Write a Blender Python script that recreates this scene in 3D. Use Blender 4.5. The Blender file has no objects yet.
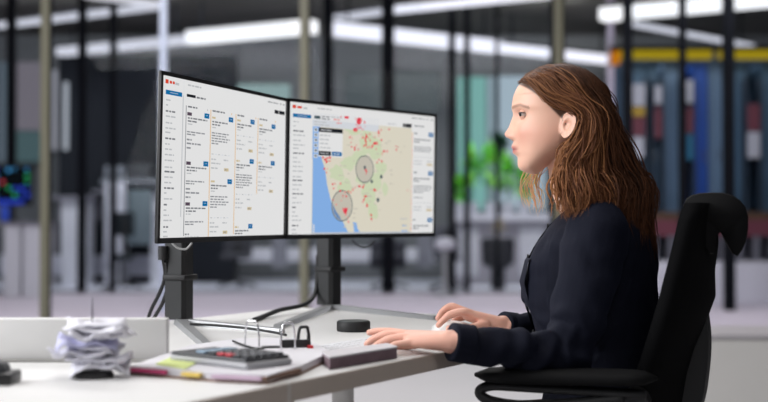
import bpy, bmesh, math, random
import numpy as np
from mathutils import Vector, Matrix, noise
random.seed(7)
sc = bpy.context.scene
C = sc.collection
V = Vector
PI = math.pi
# ------------------------------------------------------------------ camera
F, PITCH, HC, DESK = 1195.0, 0.015, 0.98, 0.73
cam_d = bpy.data.cameras.new('camera'); cam = bpy.data.objects.new('camera', cam_d); C.objects.link(cam)
cam.location = (0, 0, HC); cam.rotation_euler = (PI/2 + PITCH, 0, 0)
cam_d.sensor_width = 36; cam_d.lens = F/768*36; cam_d.clip_start = .05
cam_d.dof.use_dof = True; cam_d.dof.focus_distance = 2.55; cam_d.dof.aperture_fstop = 2.3
sc.camera = cam

def ray(px, py):
    x = (px-384)/F; z = -(py-201)/F
    return V((x, math.cos(PITCH)-z*math.sin(PITCH), math.sin(PITCH)+z*math.cos(PITCH)))
def P(px, py, Y):                       # point at forward distance Y
    r = ray(px, py); return V((0, 0, HC)) + r*(Y/r.y)
def PZ(px, py, z):                      # point on the horizontal plane z
    r = ray(px, py); return V((0, 0, HC)) + r*((z-HC)/r.z)

# ------------------------------------------------------------------ materials
MATS = {}
def mat(name, col, rough=.5, metal=0., emit=None, es=1., var=0., vscale=8., bump=0., bscale=60., spec=.5, alpha=None, **kw):
    if name in MATS: return MATS[name]
    m = bpy.data.materials.new(name); m.use_nodes = True
    nt = m.node_tree; b = nt.nodes['Principled BSDF']
    b.inputs['Base Color'].default_value = (*col, 1); b.inputs['Roughness'].default_value = rough
    b.inputs['Metallic'].default_value = metal; b.inputs['Specular IOR Level'].default_value = spec
    if emit is not None:
        b.inputs['Emission Color'].default_value = (*emit, 1); b.inputs['Emission Strength'].default_value = es
    if var or bump:
        tc = nt.nodes.new('ShaderNodeTexCoord')
    if var:
        n = nt.nodes.new('ShaderNodeTexNoise'); n.inputs['Scale'].default_value = vscale; n.inputs['Detail'].default_value = 5
        mx = nt.nodes.new('ShaderNodeMix'); mx.data_type = 'RGBA'
        mx.inputs[6].default_value = (*[c*(1-var) for c in col], 1); mx.inputs[7].default_value = (*[min(1, c*(1+var)) for c in col], 1)
        nt.links.new(tc.outputs['Object'], n.inputs['Vector']); nt.links.new(n.outputs['Fac'], mx.inputs[0]); nt.links.new(mx.outputs[2], b.inputs['Base Color'])
    if bump:
        n2 = nt.nodes.new('ShaderNodeTexNoise'); n2.inputs['Scale'].default_value = bscale; n2.inputs['Detail'].default_value = 4
        bp = nt.nodes.new('ShaderNodeBump'); bp.inputs['Strength'].default_value = bump; bp.inputs['Distance'].default_value = .004
        nt.links.new(tc.outputs['Object'], n2.inputs['Vector']); nt.links.new(n2.outputs['Fac'], bp.inputs['Height']); nt.links.new(bp.outputs[0], b.inputs['Normal'])
    for k, v in kw.items(): b.inputs[k.replace('_', ' ')].default_value = v
    MATS[name] = m
    return m
def glow(name, col, s=1.):
    if name in MATS: return MATS[name]
    m = bpy.data.materials.new(name); m.use_nodes = True; nt = m.node_tree; nt.nodes.clear()
    e = nt.nodes.new('ShaderNodeEmission'); e.inputs[0].default_value = (*col, 1); e.inputs[1].default_value = s
    o = nt.nodes.new('ShaderNodeOutputMaterial'); nt.links.new(e.outputs[0], o.inputs[0]); MATS[name] = m
    return m
def glass(name, tint=(.97, .98, .98), refl=.03):
    if name in MATS: return MATS[name]
    m = bpy.data.materials.new(name); m.use_nodes = True; nt = m.node_tree; nt.nodes.clear()
    t = nt.nodes.new('ShaderNodeBsdfTransparent'); t.inputs[0].default_value = (*tint, 1)
    g = nt.nodes.new('ShaderNodeBsdfGlossy'); g.inputs['Roughness'].default_value = .02
    fr = nt.nodes.new('ShaderNodeFresnel'); fr.inputs[0].default_value = 1.45
    ml = nt.nodes.new('ShaderNodeMath'); ml.operation = 'MULTIPLY'; ml.inputs[1].default_value = refl
    mx = nt.nodes.new('ShaderNodeMixShader'); o = nt.nodes.new('ShaderNodeOutputMaterial')
    nt.links.new(fr.outputs[0], ml.inputs[0]); nt.links.new(ml.outputs[0], mx.inputs[0])
    nt.links.new(t.outputs[0], mx.inputs[1]); nt.links.new(g.outputs[0], mx.inputs[2]); nt.links.new(mx.outputs[0], o.inputs[0])
    MATS[name] = m
    return m
def attr_mat(name, rough=.5, sss=0., spec=.5, bump=0., bscale=300, **kw):
    m = bpy.data.materials.new(name); m.use_nodes = True; nt = m.node_tree; b = nt.nodes['Principled BSDF']
    a = nt.nodes.new('ShaderNodeAttribute'); a.attribute_name = 'pigment'
    nt.links.new(a.outputs['Color'], b.inputs['Base Color']); b.inputs['Roughness'].default_value = rough
    b.inputs['Specular IOR Level'].default_value = spec
    if sss:
        b.inputs['Subsurface Weight'].default_value = sss; b.inputs['Subsurface Radius'].default_value = (1, .35, .2); b.inputs['Subsurface Scale'].default_value = .006
    if bump:
        n2 = nt.nodes.new('ShaderNodeTexNoise'); n2.inputs['Scale'].default_value = bscale
        bp = nt.nodes.new('ShaderNodeBump'); bp.inputs['Strength'].default_value = bump; bp.inputs['Distance'].default_value = .001
        nt.links.new(n2.outputs['Fac'], bp.inputs['Height']); nt.links.new(bp.outputs[0], b.inputs['Normal'])
    for k, v in kw.items(): b.inputs[k.replace('_', ' ')].default_value = v
    MATS[name] = m
    return m
def lin(r, g, b): return tuple((c/255/12.92 if c/255 < .04045 else ((c/255+.055)/1.055)**2.4) for c in (r, g, b))

# ------------------------------------------------------------------ mesh helpers
WM = {}
class MB:
    def __init__(s, M=None): s.v = []; s.f = []; s.mi = []; s.M = M or Matrix.Identity(4)
    def add(s, vs, fs, mi=0):
        o = len(s.v); s.v += [s.M @ V(v) for v in vs]
        for f in fs: s.f.append([i+o for i in f]); s.mi.append(mi)
        return s
    def box(s, x0, x1, y0, y1, z0, z1, mi=0, bev=0., T=None):
        T = T or Matrix.Identity(4)
        if bev:
            bm = bmesh.new(); bmesh.ops.create_cube(bm, size=1)
            for v in bm.verts: v.co = V(((x0+x1)/2+v.co.x*(x1-x0), (y0+y1)/2+v.co.y*(y1-y0), (z0+z1)/2+v.co.z*(z1-z0)))
            bmesh.ops.bevel(bm, geom=bm.edges[:], offset=bev, segments=3, affect='EDGES', profile=.5)
            bm.verts.index_update(); s.add([T @ v.co for v in bm.verts], [[v.index for v in f.verts] for f in bm.faces], mi); bm.free(); return s
        vs = [T @ V(p) for p in ((x0,y0,z0),(x1,y0,z0),(x1,y1,z0),(x0,y1,z0),(x0,y0,z1),(x1,y0,z1),(x1,y1,z1),(x0,y1,z1))]
        return s.add(vs, [(3,2,1,0),(4,5,6,7),(0,1,5,4),(1,2,6,5),(2,3,7,6),(3,0,4,7)], mi)
    def prism(s, poly, z0, z1, mi=0):        # polygon in xy, ccw
        n = len(poly); vs = [(p[0], p[1], z0) for p in poly] + [(p[0], p[1], z1) for p in poly]
        return s.add(vs, [list(range(n))[::-1], list(range(n, 2*n))] + [(i, (i+1) % n, n+(i+1) % n, n+i) for i in range(n)], mi)
    def loft(s, rings, mi=0, cap=True, closed=True):
        n = len(rings[0]); vs = [p for r in rings for p in r]; fs = []
        for k in range(len(rings)-1):
            for i in range(n if closed else n-1):
                j = (i+1) % n; fs.append((k*n+i, k*n+j, (k+1)*n+j, (k+1)*n+i))
        if cap: fs += [list(range(n))[::-1], list(range((len(rings)-1)*n, len(rings)*n))]
        return s.add(vs, fs, mi)
    def tube(s, pts, rad, n=10, mi=0, flat=1., up=None, cap=True):
        pts = [V(p) for p in pts]
        if not hasattr(rad, '__len__'): rad = [rad]*len(pts)
        rings = []; pn = None
        for i, p in enumerate(pts):
            t = (pts[min(i+1, len(pts)-1)] - pts[max(i-1, 0)]).normalized()
            if pn is None:
                a = V(up) if up is not None else (V((0, 0, 1)) if abs(t.z) < .9 else V((1, 0, 0)))
            else: a = pn
            nn = (a - t*a.dot(t)).normalized(); pn = nn; bb = t.cross(nn)
            rings.append([p + (nn*math.cos(2*PI*k/n)*flat + bb*math.sin(2*PI*k/n))*rad[i] for k in range(n)])
        return s.loft(rings, mi, cap)
    def ball(s, c, r, n=12, mi=0, sc=(1, 1, 1)):
        c = V(c); vs = [c + V((0, 0, -r*sc[2]))]; fs = []
        m = n//2
        for k in range(1, m):
            a = -PI/2 + PI*k/m
            for i in range(n): vs.append(c + V((r*sc[0]*math.cos(a)*math.cos(2*PI*i/n), r*sc[1]*math.cos(a)*math.sin(2*PI*i/n), r*sc[2]*math.sin(a))))
        vs.append(c + V((0, 0, r*sc[2])))
        for i in range(n):
            j = (i+1) % n; fs.append((0, 1+j, 1+i)); fs.append((len(vs)-1, 1+(m-2)*n+i, 1+(m-2)*n+j))
            for k in range(m-2): fs.append((1+k*n+i, 1+k*n+j, 1+(k+1)*n+j, 1+(k+1)*n+i))
        return s.add(vs, fs, mi)
    def lathe(s, prof, c=(0, 0, 0), n=24, mi=0):
        c = V(c)
        return s.loft([[c + V((r*math.cos(2*PI*i/n), r*math.sin(2*PI*i/n), z)) for i in range(n)] for r, z in prof], mi)
    def build(s, name, mats, parent=None, smooth=False, world=True):
        me = bpy.data.meshes.new(name)
        L = WM[parent.name].inverted() if (parent is not None and world) else Matrix.Identity(4)
        vs = [L @ v for v in s.v]
        xs = np.array([tuple(v) for v in vs]); lo, hi = xs.min(0), xs.max(0)
        org = V(((lo[0]+hi[0])/2, (lo[1]+hi[1])/2, lo[2]))
        me.from_pydata([tuple(v-org) for v in vs], [], s.f)
        for m in (mats if isinstance(mats, (list, tuple)) else [mats]): me.materials.append(m)
        me.polygons.foreach_set('material_index', s.mi)
        me.polygons.foreach_set('use_smooth', [bool(smooth)]*len(s.f))
        if smooth and smooth != 'all':
            try: me.set_sharp_from_angle(angle=math.radians(40))
            except Exception: pass
        bm = bmesh.new(); bm.from_mesh(me); bmesh.ops.recalc_face_normals(bm, faces=bm.faces); bm.to_mesh(me); bm.free()
        o = bpy.data.objects.new(name, me); C.objects.link(o); o.location = org
        if parent is not None: o.parent = parent
        WM[o.name] = (WM[parent.name] if parent is not None else Matrix.Identity(4)) @ Matrix.Translation(org)
        return o
def tag(o, label=None, cat=None, group=None, kind=None):
    if label: o['label'] = label
    if cat: o['category'] = cat
    if group: o['group'] = group
    if kind: o['kind'] = kind
    return o
def thing(name, label, cat, loc, rz=0., group=None):
    o = bpy.data.objects.new(name, None); C.objects.link(o); o.location = loc; o.rotation_euler = (0, 0, rz); o.empty_display_size = .1
    WM[o.name] = Matrix.Translation(V(loc)) @ Matrix.Rotation(rz, 4, 'Z')
    return tag(o, label, cat, group)
def struct(o): o['kind'] = 'structure'; return o
def pbox(px0, px1, py0, py1, Y, d, mb=None, mi=0):     # a box whose front face stands at distance Y
    a = P(px0, py1, Y); b = P(px1, py0, Y); mb = mb or MB()
    return mb.box(a.x, b.x, Y, Y+d, a.z, b.z, mi)
def spline(pts, n):
    pts = [V(p) for p in pts]; q = [pts[0]*2-pts[1]] + pts + [pts[-1]*2-pts[-2]]; out = []
    m = len(pts)-1
    for k in range(n):
        t = k/(n-1)*m; i = min(int(t), m-1); t -= i; a, b, c, d = q[i:i+4]
        out.append(.5*((2*b)+(c-a)*t+(2*a-5*b+4*c-d)*t*t+(3*b-a-3*c+d)*t**3))
    return out
def dup(root, loc, rz=0., label=None):
    c = root.copy(); C.objects.link(c); c.location = loc; c.rotation_euler = (0, 0, rz)
    if label: c['label'] = label
    for ch in root.children:
        d = ch.copy(); C.objects.link(d); d.parent = c
        for g in ch.children:
            e = g.copy(); C.objects.link(e); e.parent = d
    return c

# ------------------------------------------------------------------ common materials
M_white = mat('white laminate', lin(214, 213, 212), .45, var=.02)
M_edge = mat('taupe edge band', lin(186, 174, 164), .5, var=.04)
M_black = mat('black plastic', (.012, .012, .013), .38)
M_black2 = mat('matte black plastic', (.01, .01, .011), .6)
M_chrome = mat('chrome', (.75, .75, .77), .22, 1.)
M_alu = mat('silver painted foot', lin(165, 166, 168), .35, .5)
M_dark = mat('dark steel mullion', (.005, .0055, .008), .85, spec=.08)
M_olive = mat('olive steel post', lin(120, 118, 100), .5, var=.05)
M_glass = glass('clear partition glass')
M_paper = mat('paper', lin(208, 206, 211), .8, var=.02)
# ------------------------------------------------------------------ room shell
YA, YC, YR, YB = 9.8, 15.7, 12.8, 19.6      # partition, far glass wall, right glass wall, back wall
fl = MB().box(-6.5, 5.3, -1.5, YA, -.1, 0)
struct(fl.build('floor', mat('pale grey floor', lin(190, 188, 190), .45, var=.05, vscale=2.)))
fl = MB().box(-9, 5.3, YA, YC, -.1, 0)
struct(fl.build('floor_corridor', mat('lavender carpet', lin(200, 190, 202), .8, var=.08, vscale=1.2)))
fl = MB().box(-9, 9, YC, YB+.3, -.1, 0)
struct(fl.build('floor_office', mat('pale bluish office floor', lin(205, 206, 218), .5, var=.06, vscale=.7)))
cl = MB().box(-9, 9, -1.5, YB+.3, 4.0, 4.1)
struct(cl.build('ceiling', mat('grey ceiling', lin(98, 95, 92), .9, var=.12, vscale=.5, spec=.1)))
struct(MB().box(-9, 9, YB, YB+.3, 0, 4.).build('wall_back', mat('grey back wall', lin(104, 106, 109), .8, var=.15, vscale=.8)))
struct(MB().box(5.3, 5.45, -1.5, YC, 0, 4.).build('wall_right', mat('dark side wall', lin(60, 60, 66), .8)))
o = pbox(58, 236, 55, 300, 18.4, .2, MB()); 
struct(o.build('wall_left', mat('charcoal wall', lin(36, 38, 43), .95, var=.1, vscale=1., spec=.05)))
tn = [0]
def trim(mb, m):
    tn[0] += 1
    return struct(mb.build('trim_%d' % tn[0], m))
wn = [0]
M_farglass = glass('far office glass', (.96, .97, .98), .06)
def pane(x0, x1, z0, z1, Y):
    wn[0] += 1
    return struct(MB().box(x0, x1, Y, Y+.012, z0, z1).build('window_%d' % wn[0], M_glass if Y < 11 else M_farglass))
# olive posts of the near partition
xs = []
for px in (45, 304, 559):
    x = P(px, 200, YA).x; xs.append(x); trim(MB().box(x-.034, x+.034, YA-.03, YA+.03, 0, 4., bev=.006), M_olive)
    tt = MB().box(x+.036, x+.05, YA-.02, YA+.02, 0, 4.); trim(tt, M_dark)
for a, b in ((-4.9, xs[0]-.05), (xs[0]+.06, xs[1]-.05), (xs[1]+.06, xs[2]-.05), (xs[2]+.06, 5.2)): pane(a, b, .06, 3.95, YA)
trim(MB().box(-4.9, 5.25, YA-.03, YA+.03, 0, .045), mat('pale base rail', lin(170, 168, 165), .5))
# dark mullions of the far glass wall
far = [(-30, 10), (11, 10), (82, 9), (113, 7), (328, 12), (388, 15), (452, 8), (467, 7), (497, 4), (554, 9)]
fx = []
for px, w in far:
    x = P(px, 200, YC).x; hw = w/2/F*YC*.85; fx.append((x, hw)); trim(MB().box(x-hw, x+hw, YC-.05, YC+.05, 0, 4.), M_dark)
for k in range(len(fx)-1): pane(fx[k][0]+fx[k][1], fx[k+1][0]-fx[k+1][1], .05, 3.95, YC+.01)
trim(MB().box(-8, P(612, 200, YC).x, YC-.05, YC+.05, 0, .05), mat('grey base rail', lin(150, 150, 158), .5))
fx = []
for px, w in ((628, 10), (683, 7), (729, 12), (790, 10)):
    x = P(px, 200, YR).x; hw = w/2/F*YR*.85; fx.append((x, hw)); trim(MB().box(x-hw, x+hw, YR-.05, YR+.05, 0, 4.), M_dark)
for k in range(3): pane(fx[k][0]+fx[k][1], fx[k+1][0]-fx[k+1][1], .04, 3.95, YR+.01)
# bright vertical posts
x = P(163, 30, 12.5).x; trim(MB().box(x-.035, x+.035, 12.5, 12.56, 0, 4.), mat('pale blue post', lin(175, 182, 200), .4))
x = P(611, 90, 15.3).x; trim(MB().box(x-.035, x+.035, 15.3, 15.38, 0, 4.), mat('pale lilac post', lin(190, 180, 200), .4))
# daylight windows in the back wall
def bright(px0, px1, py0, py1, Y, col, s):
    wn[0] += 1
    nm = 'daylight pane %d' % wn[0]
    return struct(pbox(px0, px1, py0, py1, Y, .03).build('window_%d' % wn[0], glow(nm, lin(*col), s)))
bright(458, 486, 77, 210, YB-.05, (126, 176, 170), 1.)
bright(488, 494, 77, 210, YB-.05, (150, 168, 178), 1.)
bright(497, 545, 76, 210, YB-.05, (168, 184, 196), 1.)
bright(234, 290, 84, 130, YB-.05, (165, 190, 190), .75)
bright(14, 46, 62, 130, 19.4, (128, 122, 132), .75)
bright(14, 46, 131, 162, 19.4, (82, 104, 108), .75)
bright(0, 8, 62, 162, 19.4, (105, 118, 130), .75)
bright(345, 440, 72, 112, YB-.05, (100, 108, 112), .7)
bright(63, 68, 82, 150, 18.3, (190, 195, 205), .8)
bright(52, 57, 70, 150, 19.4, (165, 165, 175), .8)
# ------------------------------------------------------------------ ceiling lamps
M_lamp = glow('lamp diffuser', (.86, .85, .96), 1.35)
M_lampw = glow('white lamp diffuser', (.93, .92, .95), 1.45)
M_lampd = glow('dim lamp diffuser', (.76, .76, .86), .95)
def lamp(p0, p1, z, w, h, label, m=M_lamp):
    a = PZ(p0[0], p0[1], z); b = PZ(p1[0], p1[1], z); d = b-a; L = d.length; ang = math.atan2(d.y, d.x)
    r = thing('linear_lamp', label, 'ceiling lamp', a, ang, 'linear ceiling lamps')
    MB().box(0, L, -w/2, w/2, .0, h).build('diffuser', m, r, world=False)
    MB().box(0, L, -w/2-.01, w/2+.01, h, h+.03).build('housing', M_dark, r, world=False)
    n = max(2, int(L))
    for k in (.1, .9): MB().box(k*L-.01, k*L+.01, -.01, .01, h+.03, 4.-z).build('hanger', M_dark, r, world=False)
    return r
lamp((60, 56), (190, 44), 3.42, .17, .12, 'slim white linear lamp running left above the tall monitor, dim outer half', M_lampd)
lamp((190, 44), (314, 33), 3.42, .2, .17, 'bright linear lamp hanging above the top edge of the left monitor', M_lampw)
lamp((329, 35), (500, 53), 3.42, .2, .17, 'bright linear lamp sloping down right above the right monitor', M_lamp)
lamp((500, 52), (612, 64), 3.42, .17, .12, 'linear lamp just above and behind the head of the woman', M_lamp)
lamp((0, 28), (156, 9), 3.75, .13, .07, 'thin linear lamp at top left, the lower of two that meet', M_lampd)
lamp((86, -3), (158, 7), 3.75, .13, .07, 'thin linear lamp at top left, the upper of two that meet', M_lampd)
lamp((330, 22), (392, 13), 3.75, .13, .07, 'short thin linear lamp above the join of both monitors', M_lampd)
lamp((392, 13), (550, -3), 3.75, .14, .08, 'thin linear lamp rising to the top edge above the right monitor', M_lamp)
lamp((602, 21), (690, 13), 3.3, .2, .14, 'thick rounded white lamp between the two dark posts at top right', M_lampw)
lamp((690, 13), (790, 4), 3.3, .2, .14, 'thick white lamp running out of frame at top right', M_lampw)
lamp((632, 26), (752, 48), 3.3, .08, .05, 'thin lilac lamp sloping down to the right above the yellow strip', M_lampd)
lamp((664, -12), (720, 0), 3.62, .10, .06, 'thin lamp crossing the thick white lamp at top right', M_lampd)
# yellow light band
r = thing('light_band', 'glowing yellow light band above the blue lockers at right', 'light fitting', P(612, 66, 15.2))
for a, b in ((620, 712), (720, 800)): pbox(a, b, 50, 58.5, 15.2, .1).build('yellow_diffuser', glow('yellow diffuser', lin(172, 148, 28), .85), r)
pbox(612, 620, 51, 64, 15.2, .1).build('end_cap', glow('orange diffuser', lin(200, 120, 20), .85), r)
pbox(611, 800, 46, 50, 15.2, .12).build('housing', M_dark, r)

# ------------------------------------------------------------------ blue lockers and shelves, right background
M_blue = [mat('slate blue panel', lin(78, 108, 134), .55, var=.2, vscale=1.3), mat('deep blue panel', lin(34, 84, 178), .5, var=.25, vscale=1.3), mat('grey blue panel', lin(100, 126, 154), .55, var=.2, vscale=1.3)]
YL = 15.6
lk = [(633, 646, 0, 'slate blue narrow locker beside the woman, left end of the row'), (648, 658, 0, 'slate blue locker, second from the left end of the row'),
      (664, 682, 2, 'grey blue locker behind the middle dark post'), (693, 707, 1, 'vivid blue locker above the headrest of the chair'),
      (709, 722, 2, 'pale grey blue locker left of the thick dark post'), (734, 746, 0, 'slate blue locker right of the thick dark post'), (762, 790, 0, 'slate blue locker cut by the right frame edge')]
for a, b, k, l in lk:
    q = P(a, 190, YL); r = thing('locker', l, 'locker', (q.x, YL, .36), 0, 'blue lockers')
    pbox(a, b, 64, 259.5, YL, .5).build('body', M_blue[k], r)
    pbox(a+1, b-1, 68, 196, YL-.02, .02).build('door', M_blue[k], r); pbox(b-3, b-2, 150, 162, YL-.05, .03).build('handle', M_chrome, r)
M_maroon = mat('maroon box', lin(110, 52, 66), .6); M_bw = mat('white box', lin(190, 190, 200), .6); M_teal = mat('teal box', lin(30, 105, 140), .6); M_yb = mat('yellow box', lin(185, 150, 50), .6)
MBs = {'maroon': M_maroon, 'white': M_bw, 'teal': M_teal, 'yellow': M_yb}
items = [(633, 645, 84, 106, 'white', 'white box on the left locker column, top one'), (633, 645, 107, 116, 'yellow', 'small yellow box between the locker doors at left'),
         (633, 645, 117, 136, 'maroon', 'maroon box below the small yellow one'), (633, 644, 137, 158, 'white', 'white box lowest on the left locker column'),
         (655, 662, 86, 104, 'white', 'narrow white box on the second locker column'), (655, 662, 108, 138, 'maroon', 'narrow maroon box on the second locker column'),
         (684, 693, 80, 103, 'white', 'tall white box beside the vivid blue locker'), (684, 693, 108, 133, 'maroon', 'maroon box beside the vivid blue locker'), (684, 693, 134, 160, 'teal', 'teal box beside the vivid blue locker'),
         (748, 760, 104, 131, 'maroon', 'maroon box near the right frame edge'), (748, 760, 132, 158, 'white', 'white box near the right frame edge')]
struct(pbox(612, 800, 60, 262, 16.25, .1).build('wall_far', mat('slate back panel', lin(62, 84, 106), .6, var=.3, vscale=1.)))
for a, b, ys, l in ((632, 646, (106, 116, 136, 158), 'narrow dark shelf unit with four boxes beside the woman'), (654, 663, (104, 138), 'narrow dark shelf unit with a white and a maroon box near the middle post'),
                    (683, 694, (103, 133, 160), 'narrow dark shelf unit with a teal box at its bottom'), (747, 761, (131, 158), 'narrow dark shelf unit near the right frame edge')):
    q = P(a, 190, 15.3); sh = thing('display_shelf', l, 'shelf', (q.x, 15.3, .36), 0, 'dark display shelf units')
    for yy in ys: pbox(a, b, yy, yy+1, 15.3, .25).build('shelf_board', M_dark, sh)
    for xx in (a-.8, b): pbox(xx, xx+.8, 78, 260, 15.32, .2).build('upright', mat('slate upright', lin(52, 66, 82), .6), sh)
for a, b, c, d, k, l in items:
    tag(pbox(a, b, c, d-.1, 15.29, .2).build('storage_box', MBs[k]), l, 'box', 'boxes on the display shelving')
# low maroon bench and white platform
r = thing('bench', 'low maroon bench with slatted grey legs behind the headrest', 'bench', (P(740, 240, 14.9).x, 14.9, .4))
pbox(648, 800, 220, 236, 14.9, .4).build('seat', M_maroon, r); pbox(648, 800, 212, 220, 15.15, .1).build('backrest', mat('brown wood', lin(96, 70, 52), .6), r)
for k in range(8): pbox(652+k*17, 658+k*17, 236, 260.8, 14.9, .3).build('leg', mat('grey leg', lin(110, 108, 118), .6), r)
o = MB(); a = P(560, 263, 14.2); b = P(840, 263, 14.2); o.box(P(622, 263, 14.2).x, 5.28, 14.1, 16.2, 0, a.z)
tag(o.build('platform', mat('white platform', lin(222, 218, 226), .5, var=.04)), 'low white platform carrying the bench and the blue lockers', 'platform')
YK = 5.2; q = P(700, 334.5, YK); xk = P(664, 334, YK).x
r = thing('low_cabinet', 'long low white cabinet at lower right behind the office chair', 'cabinet', ((xk+3.4)/2, YK, 0))
MB().box(xk, 3.4, YK, YK+.42, .06, q.z-.02).build('body', mat('white lacquer', lin(205, 203, 200), .5, var=.03), r)
MB().box(xk-.01, 3.41, YK-.012, YK+.43, q.z-.02, q.z).build('top', mat('grey lacquer top', lin(172, 168, 172), .5), r)
MB().box(xk+.03, 3.37, YK+.04, YK+.38, 0, .06).build('plinth', M_dark, r)
for k in range(3): MB().box(xk+.01+k*.72, xk+.72+k*.72, YK-.012, YK, .07, q.z-.026).build('door', mat('white lacquer', (1, 1, 1)), r)

# ------------------------------------------------------------------ office furniture, far left and centre
M_lil = mat('lilac grey laminate', lin(128, 126, 136), .5, var=.06)
M_lw = mat('white desk leg', lin(200, 200, 208), .5)
def far_desk(px0, px1, ytop, Y, label, legs, w=.7):
    a = P(px0, ytop, Y); b = P(px1, ytop, Y); r = thing('office_desk', label, 'desk', ((a.x+b.x)/2, Y, 0), 0, 'desks beyond the glass')
    MB().box(a.x, b.x, Y, Y+w, a.z-.04, a.z).build('tabletop', M_lil, r)
    MB().box(a.x+.02, b.x-.02, Y+w-.05, Y+w-.02, a.z-.35, a.z-.04).build('modesty_panel', M_lil, r)
    for l0, l1 in legs:
        c = P(l0, 250, Y); d = P(l1, 250, Y); MB().box(c.x, d.x, Y+.05, Y+w-.1, 0, a.z-.04).build('leg', M_lw if l1-l0 < 20 else M_lil, r)
    return r
far_desk(-6, 42, 222, 14.95, 'grey office desk with a glowing monitor at far left', [(3, 19), (22, 40)])
far_desk(46, 90, 196, 17.2, 'tall grey counter desk beyond the olive post at left', [(60, 70), (70, 84)])
far_desk(92, 160, 190, 17.6, 'tall grey desk beyond the glass beside the dark chair', [(104, 120), (150, 158)])
def blob(name, label, cat, px0, px1, py0, py1, Y, d, m, group=None, bev=.02):
    a = P(px0, py1, Y); b = P(px1, py0, Y)
    return tag(MB().box(a.x, b.x, Y, Y+d, a.z, b.z, bev=bev).build(name, m, smooth=True), label, cat, group)
# far monitor with coloured windows
def far_monitor(px0, px1, py0, py1, Y, zbase, label, tiles):
    a = P(px0, py1, Y); b = P(px1, py0, Y); r = thing('desk_monitor', label, 'monitor', ((a.x+b.x)/2, Y, zbase), 0, 'monitors beyond the glass')
    MB().box(a.x, b.x, Y, Y+.04, a.z, b.z, bev=.006).build('housing', M_black, r)
    s = MB().box(a.x+.02, b.x-.02, Y-.003, Y-.001, a.z+.02, b.z-.02)
    W, H = b.x-a.x-.04, b.z-a.z-.04; cols = [lin(10, 14, 18), lin(40, 150, 90), lin(170, 60, 70), lin(60, 130, 180), lin(40, 60, 170)]
    for t in tiles: s.box(a.x+.02+W*t[0], a.x+.02+W*t[1], Y-.006, Y-.004, a.z+.02+H*(1-t[3]), a.z+.02+H*(1-t[2]), t[4])
    s.build('screen', [glow('far tile %d' % i, c, 1.1) for i, c in enumerate(cols)], r)
    m = (a.x+b.x)/2; MB().box(m-.03, m+.03, Y+.02, Y+.05, zbase, a.z+.1).build('stand', M_black, r); MB().box(m-.14, m+.14, Y-.06, Y+.14, zbase, zbase+.015).build('base', M_black, r)
random.seed(3)
tl = []
for i in range(6):
    for j in range(5):
        if random.random() < .6: tl.append((i/6+.01, i/6+.01+random.uniform(.06, .13), j/6+.03, j/6+random.uniform(.08, .15), random.choice([1, 1, 2, 3, 4])))
tl.append((0, .8, .88, .99, 4))
far_monitor(-8, 33, 165, 206, 15.25, P(0, 222, 14.95).z, 'dark monitor filled with small coloured chart windows at far left', tl)
blob('storage_box', 'bright blue box under the coloured chart monitor', 'box', 0, 7, 206, 221.6, 15.02, .12, mat('bright blue box', lin(40, 80, 200), .5), 'boxes beyond the glass')
# dark swivel chair by the glass
def far_chair(px, pt, w, hb, Y, label, m):
    q = P(px, pt, Y); r = thing('swivel_chair', label, 'chair', (q.x, Y, 0), 0, 'swivel chairs beyond the glass')
    MB().box(q.x-w/2, q.x+w/2, Y, Y+.07, q.z-hb, q.z, bev=.03).build('backrest', m, r, True)
    MB().box(q.x-w/2, q.x+w/2, Y-.45, Y+.02, .42, .5, bev=.03).build('seat', m, r, True)
    MB().tube([(q.x, Y-.2, .1), (q.x, Y-.2, .43)], .03).build('column', M_black, r, True)
    MB().box(q.x-.03, q.x+.03, Y-.02, Y+.0, .45, q.z-.05).build('back_post', M_black, r)
    for k in range(5):
        a = 2*PI*k/5; MB().tube([(q.x, Y-.2, .11), (q.x+.28*math.cos(a), Y-.2+.28*math.sin(a), .05)], .02, 8).build('leg', M_black, r, True)
far_chair(125, 212, .25, .33, 16.4, 'dark swivel chair with rounded back beside the white panel', mat('dark teal fabric', lin(24, 34, 40), .9))
far_chair(446, 226, .36, .4, 16.3, 'grey swivel chair at the right edge of the right monitor', mat('mid grey fabric', lin(88, 88, 96), .9))
far_chair(388, 240, .5, .4, 16.6, 'dark swivel chair showing below the right monitor', mat('dark grey fabric', lin(58, 58, 66), .9))
far_chair(238, 232, .4, .35, 17, 'dark swivel chair showing below the left monitor', mat('charcoal fabric', lin(60, 60, 66), .9))
blob('partition_panel', 'white upright panel behind the dark swivel chair', 'panel', 104, 125, 182, 262, 17.4, .05, mat('white panel', lin(186, 186, 196), .5))
blob('partition_panel', 'grey green upright panel right of the white one', 'panel', 127, 152, 190, 245, 17.45, .05, mat('grey green panel', lin(96, 108, 114), .5))
blob('office_printer', 'dark office machine on the shelf above the white panel', 'machine', 128, 150, 164, 179, 17.7, .3, mat('dark grey casing', lin(48, 50, 56), .5))
blob('wall_shelf', 'pale wall shelf under the dark office machine', 'shelf', 100, 158, 179, 184, 17.5, .6, mat('pale shelf', lin(120, 124, 132), .5))
blob('file_box', 'pale grey file box left of the dark office machine', 'box', 104, 124, 166, 179, 17.7, .3, mat('pale file box', lin(112, 116, 124), .6), 'boxes beyond the glass')
blob('low_partition', 'long white low partition on the office floor at left', 'partition', 0, 165, 255, 276, 18.32, .05, mat('white low partition', lin(208, 208, 220), .5))
blob('low_partition', 'long white low partition seen beneath both monitors', 'partition', 170, 440, 248, 262, 18.6, .05, mat('white low partition b', lin(205, 204, 212), .5))
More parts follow.
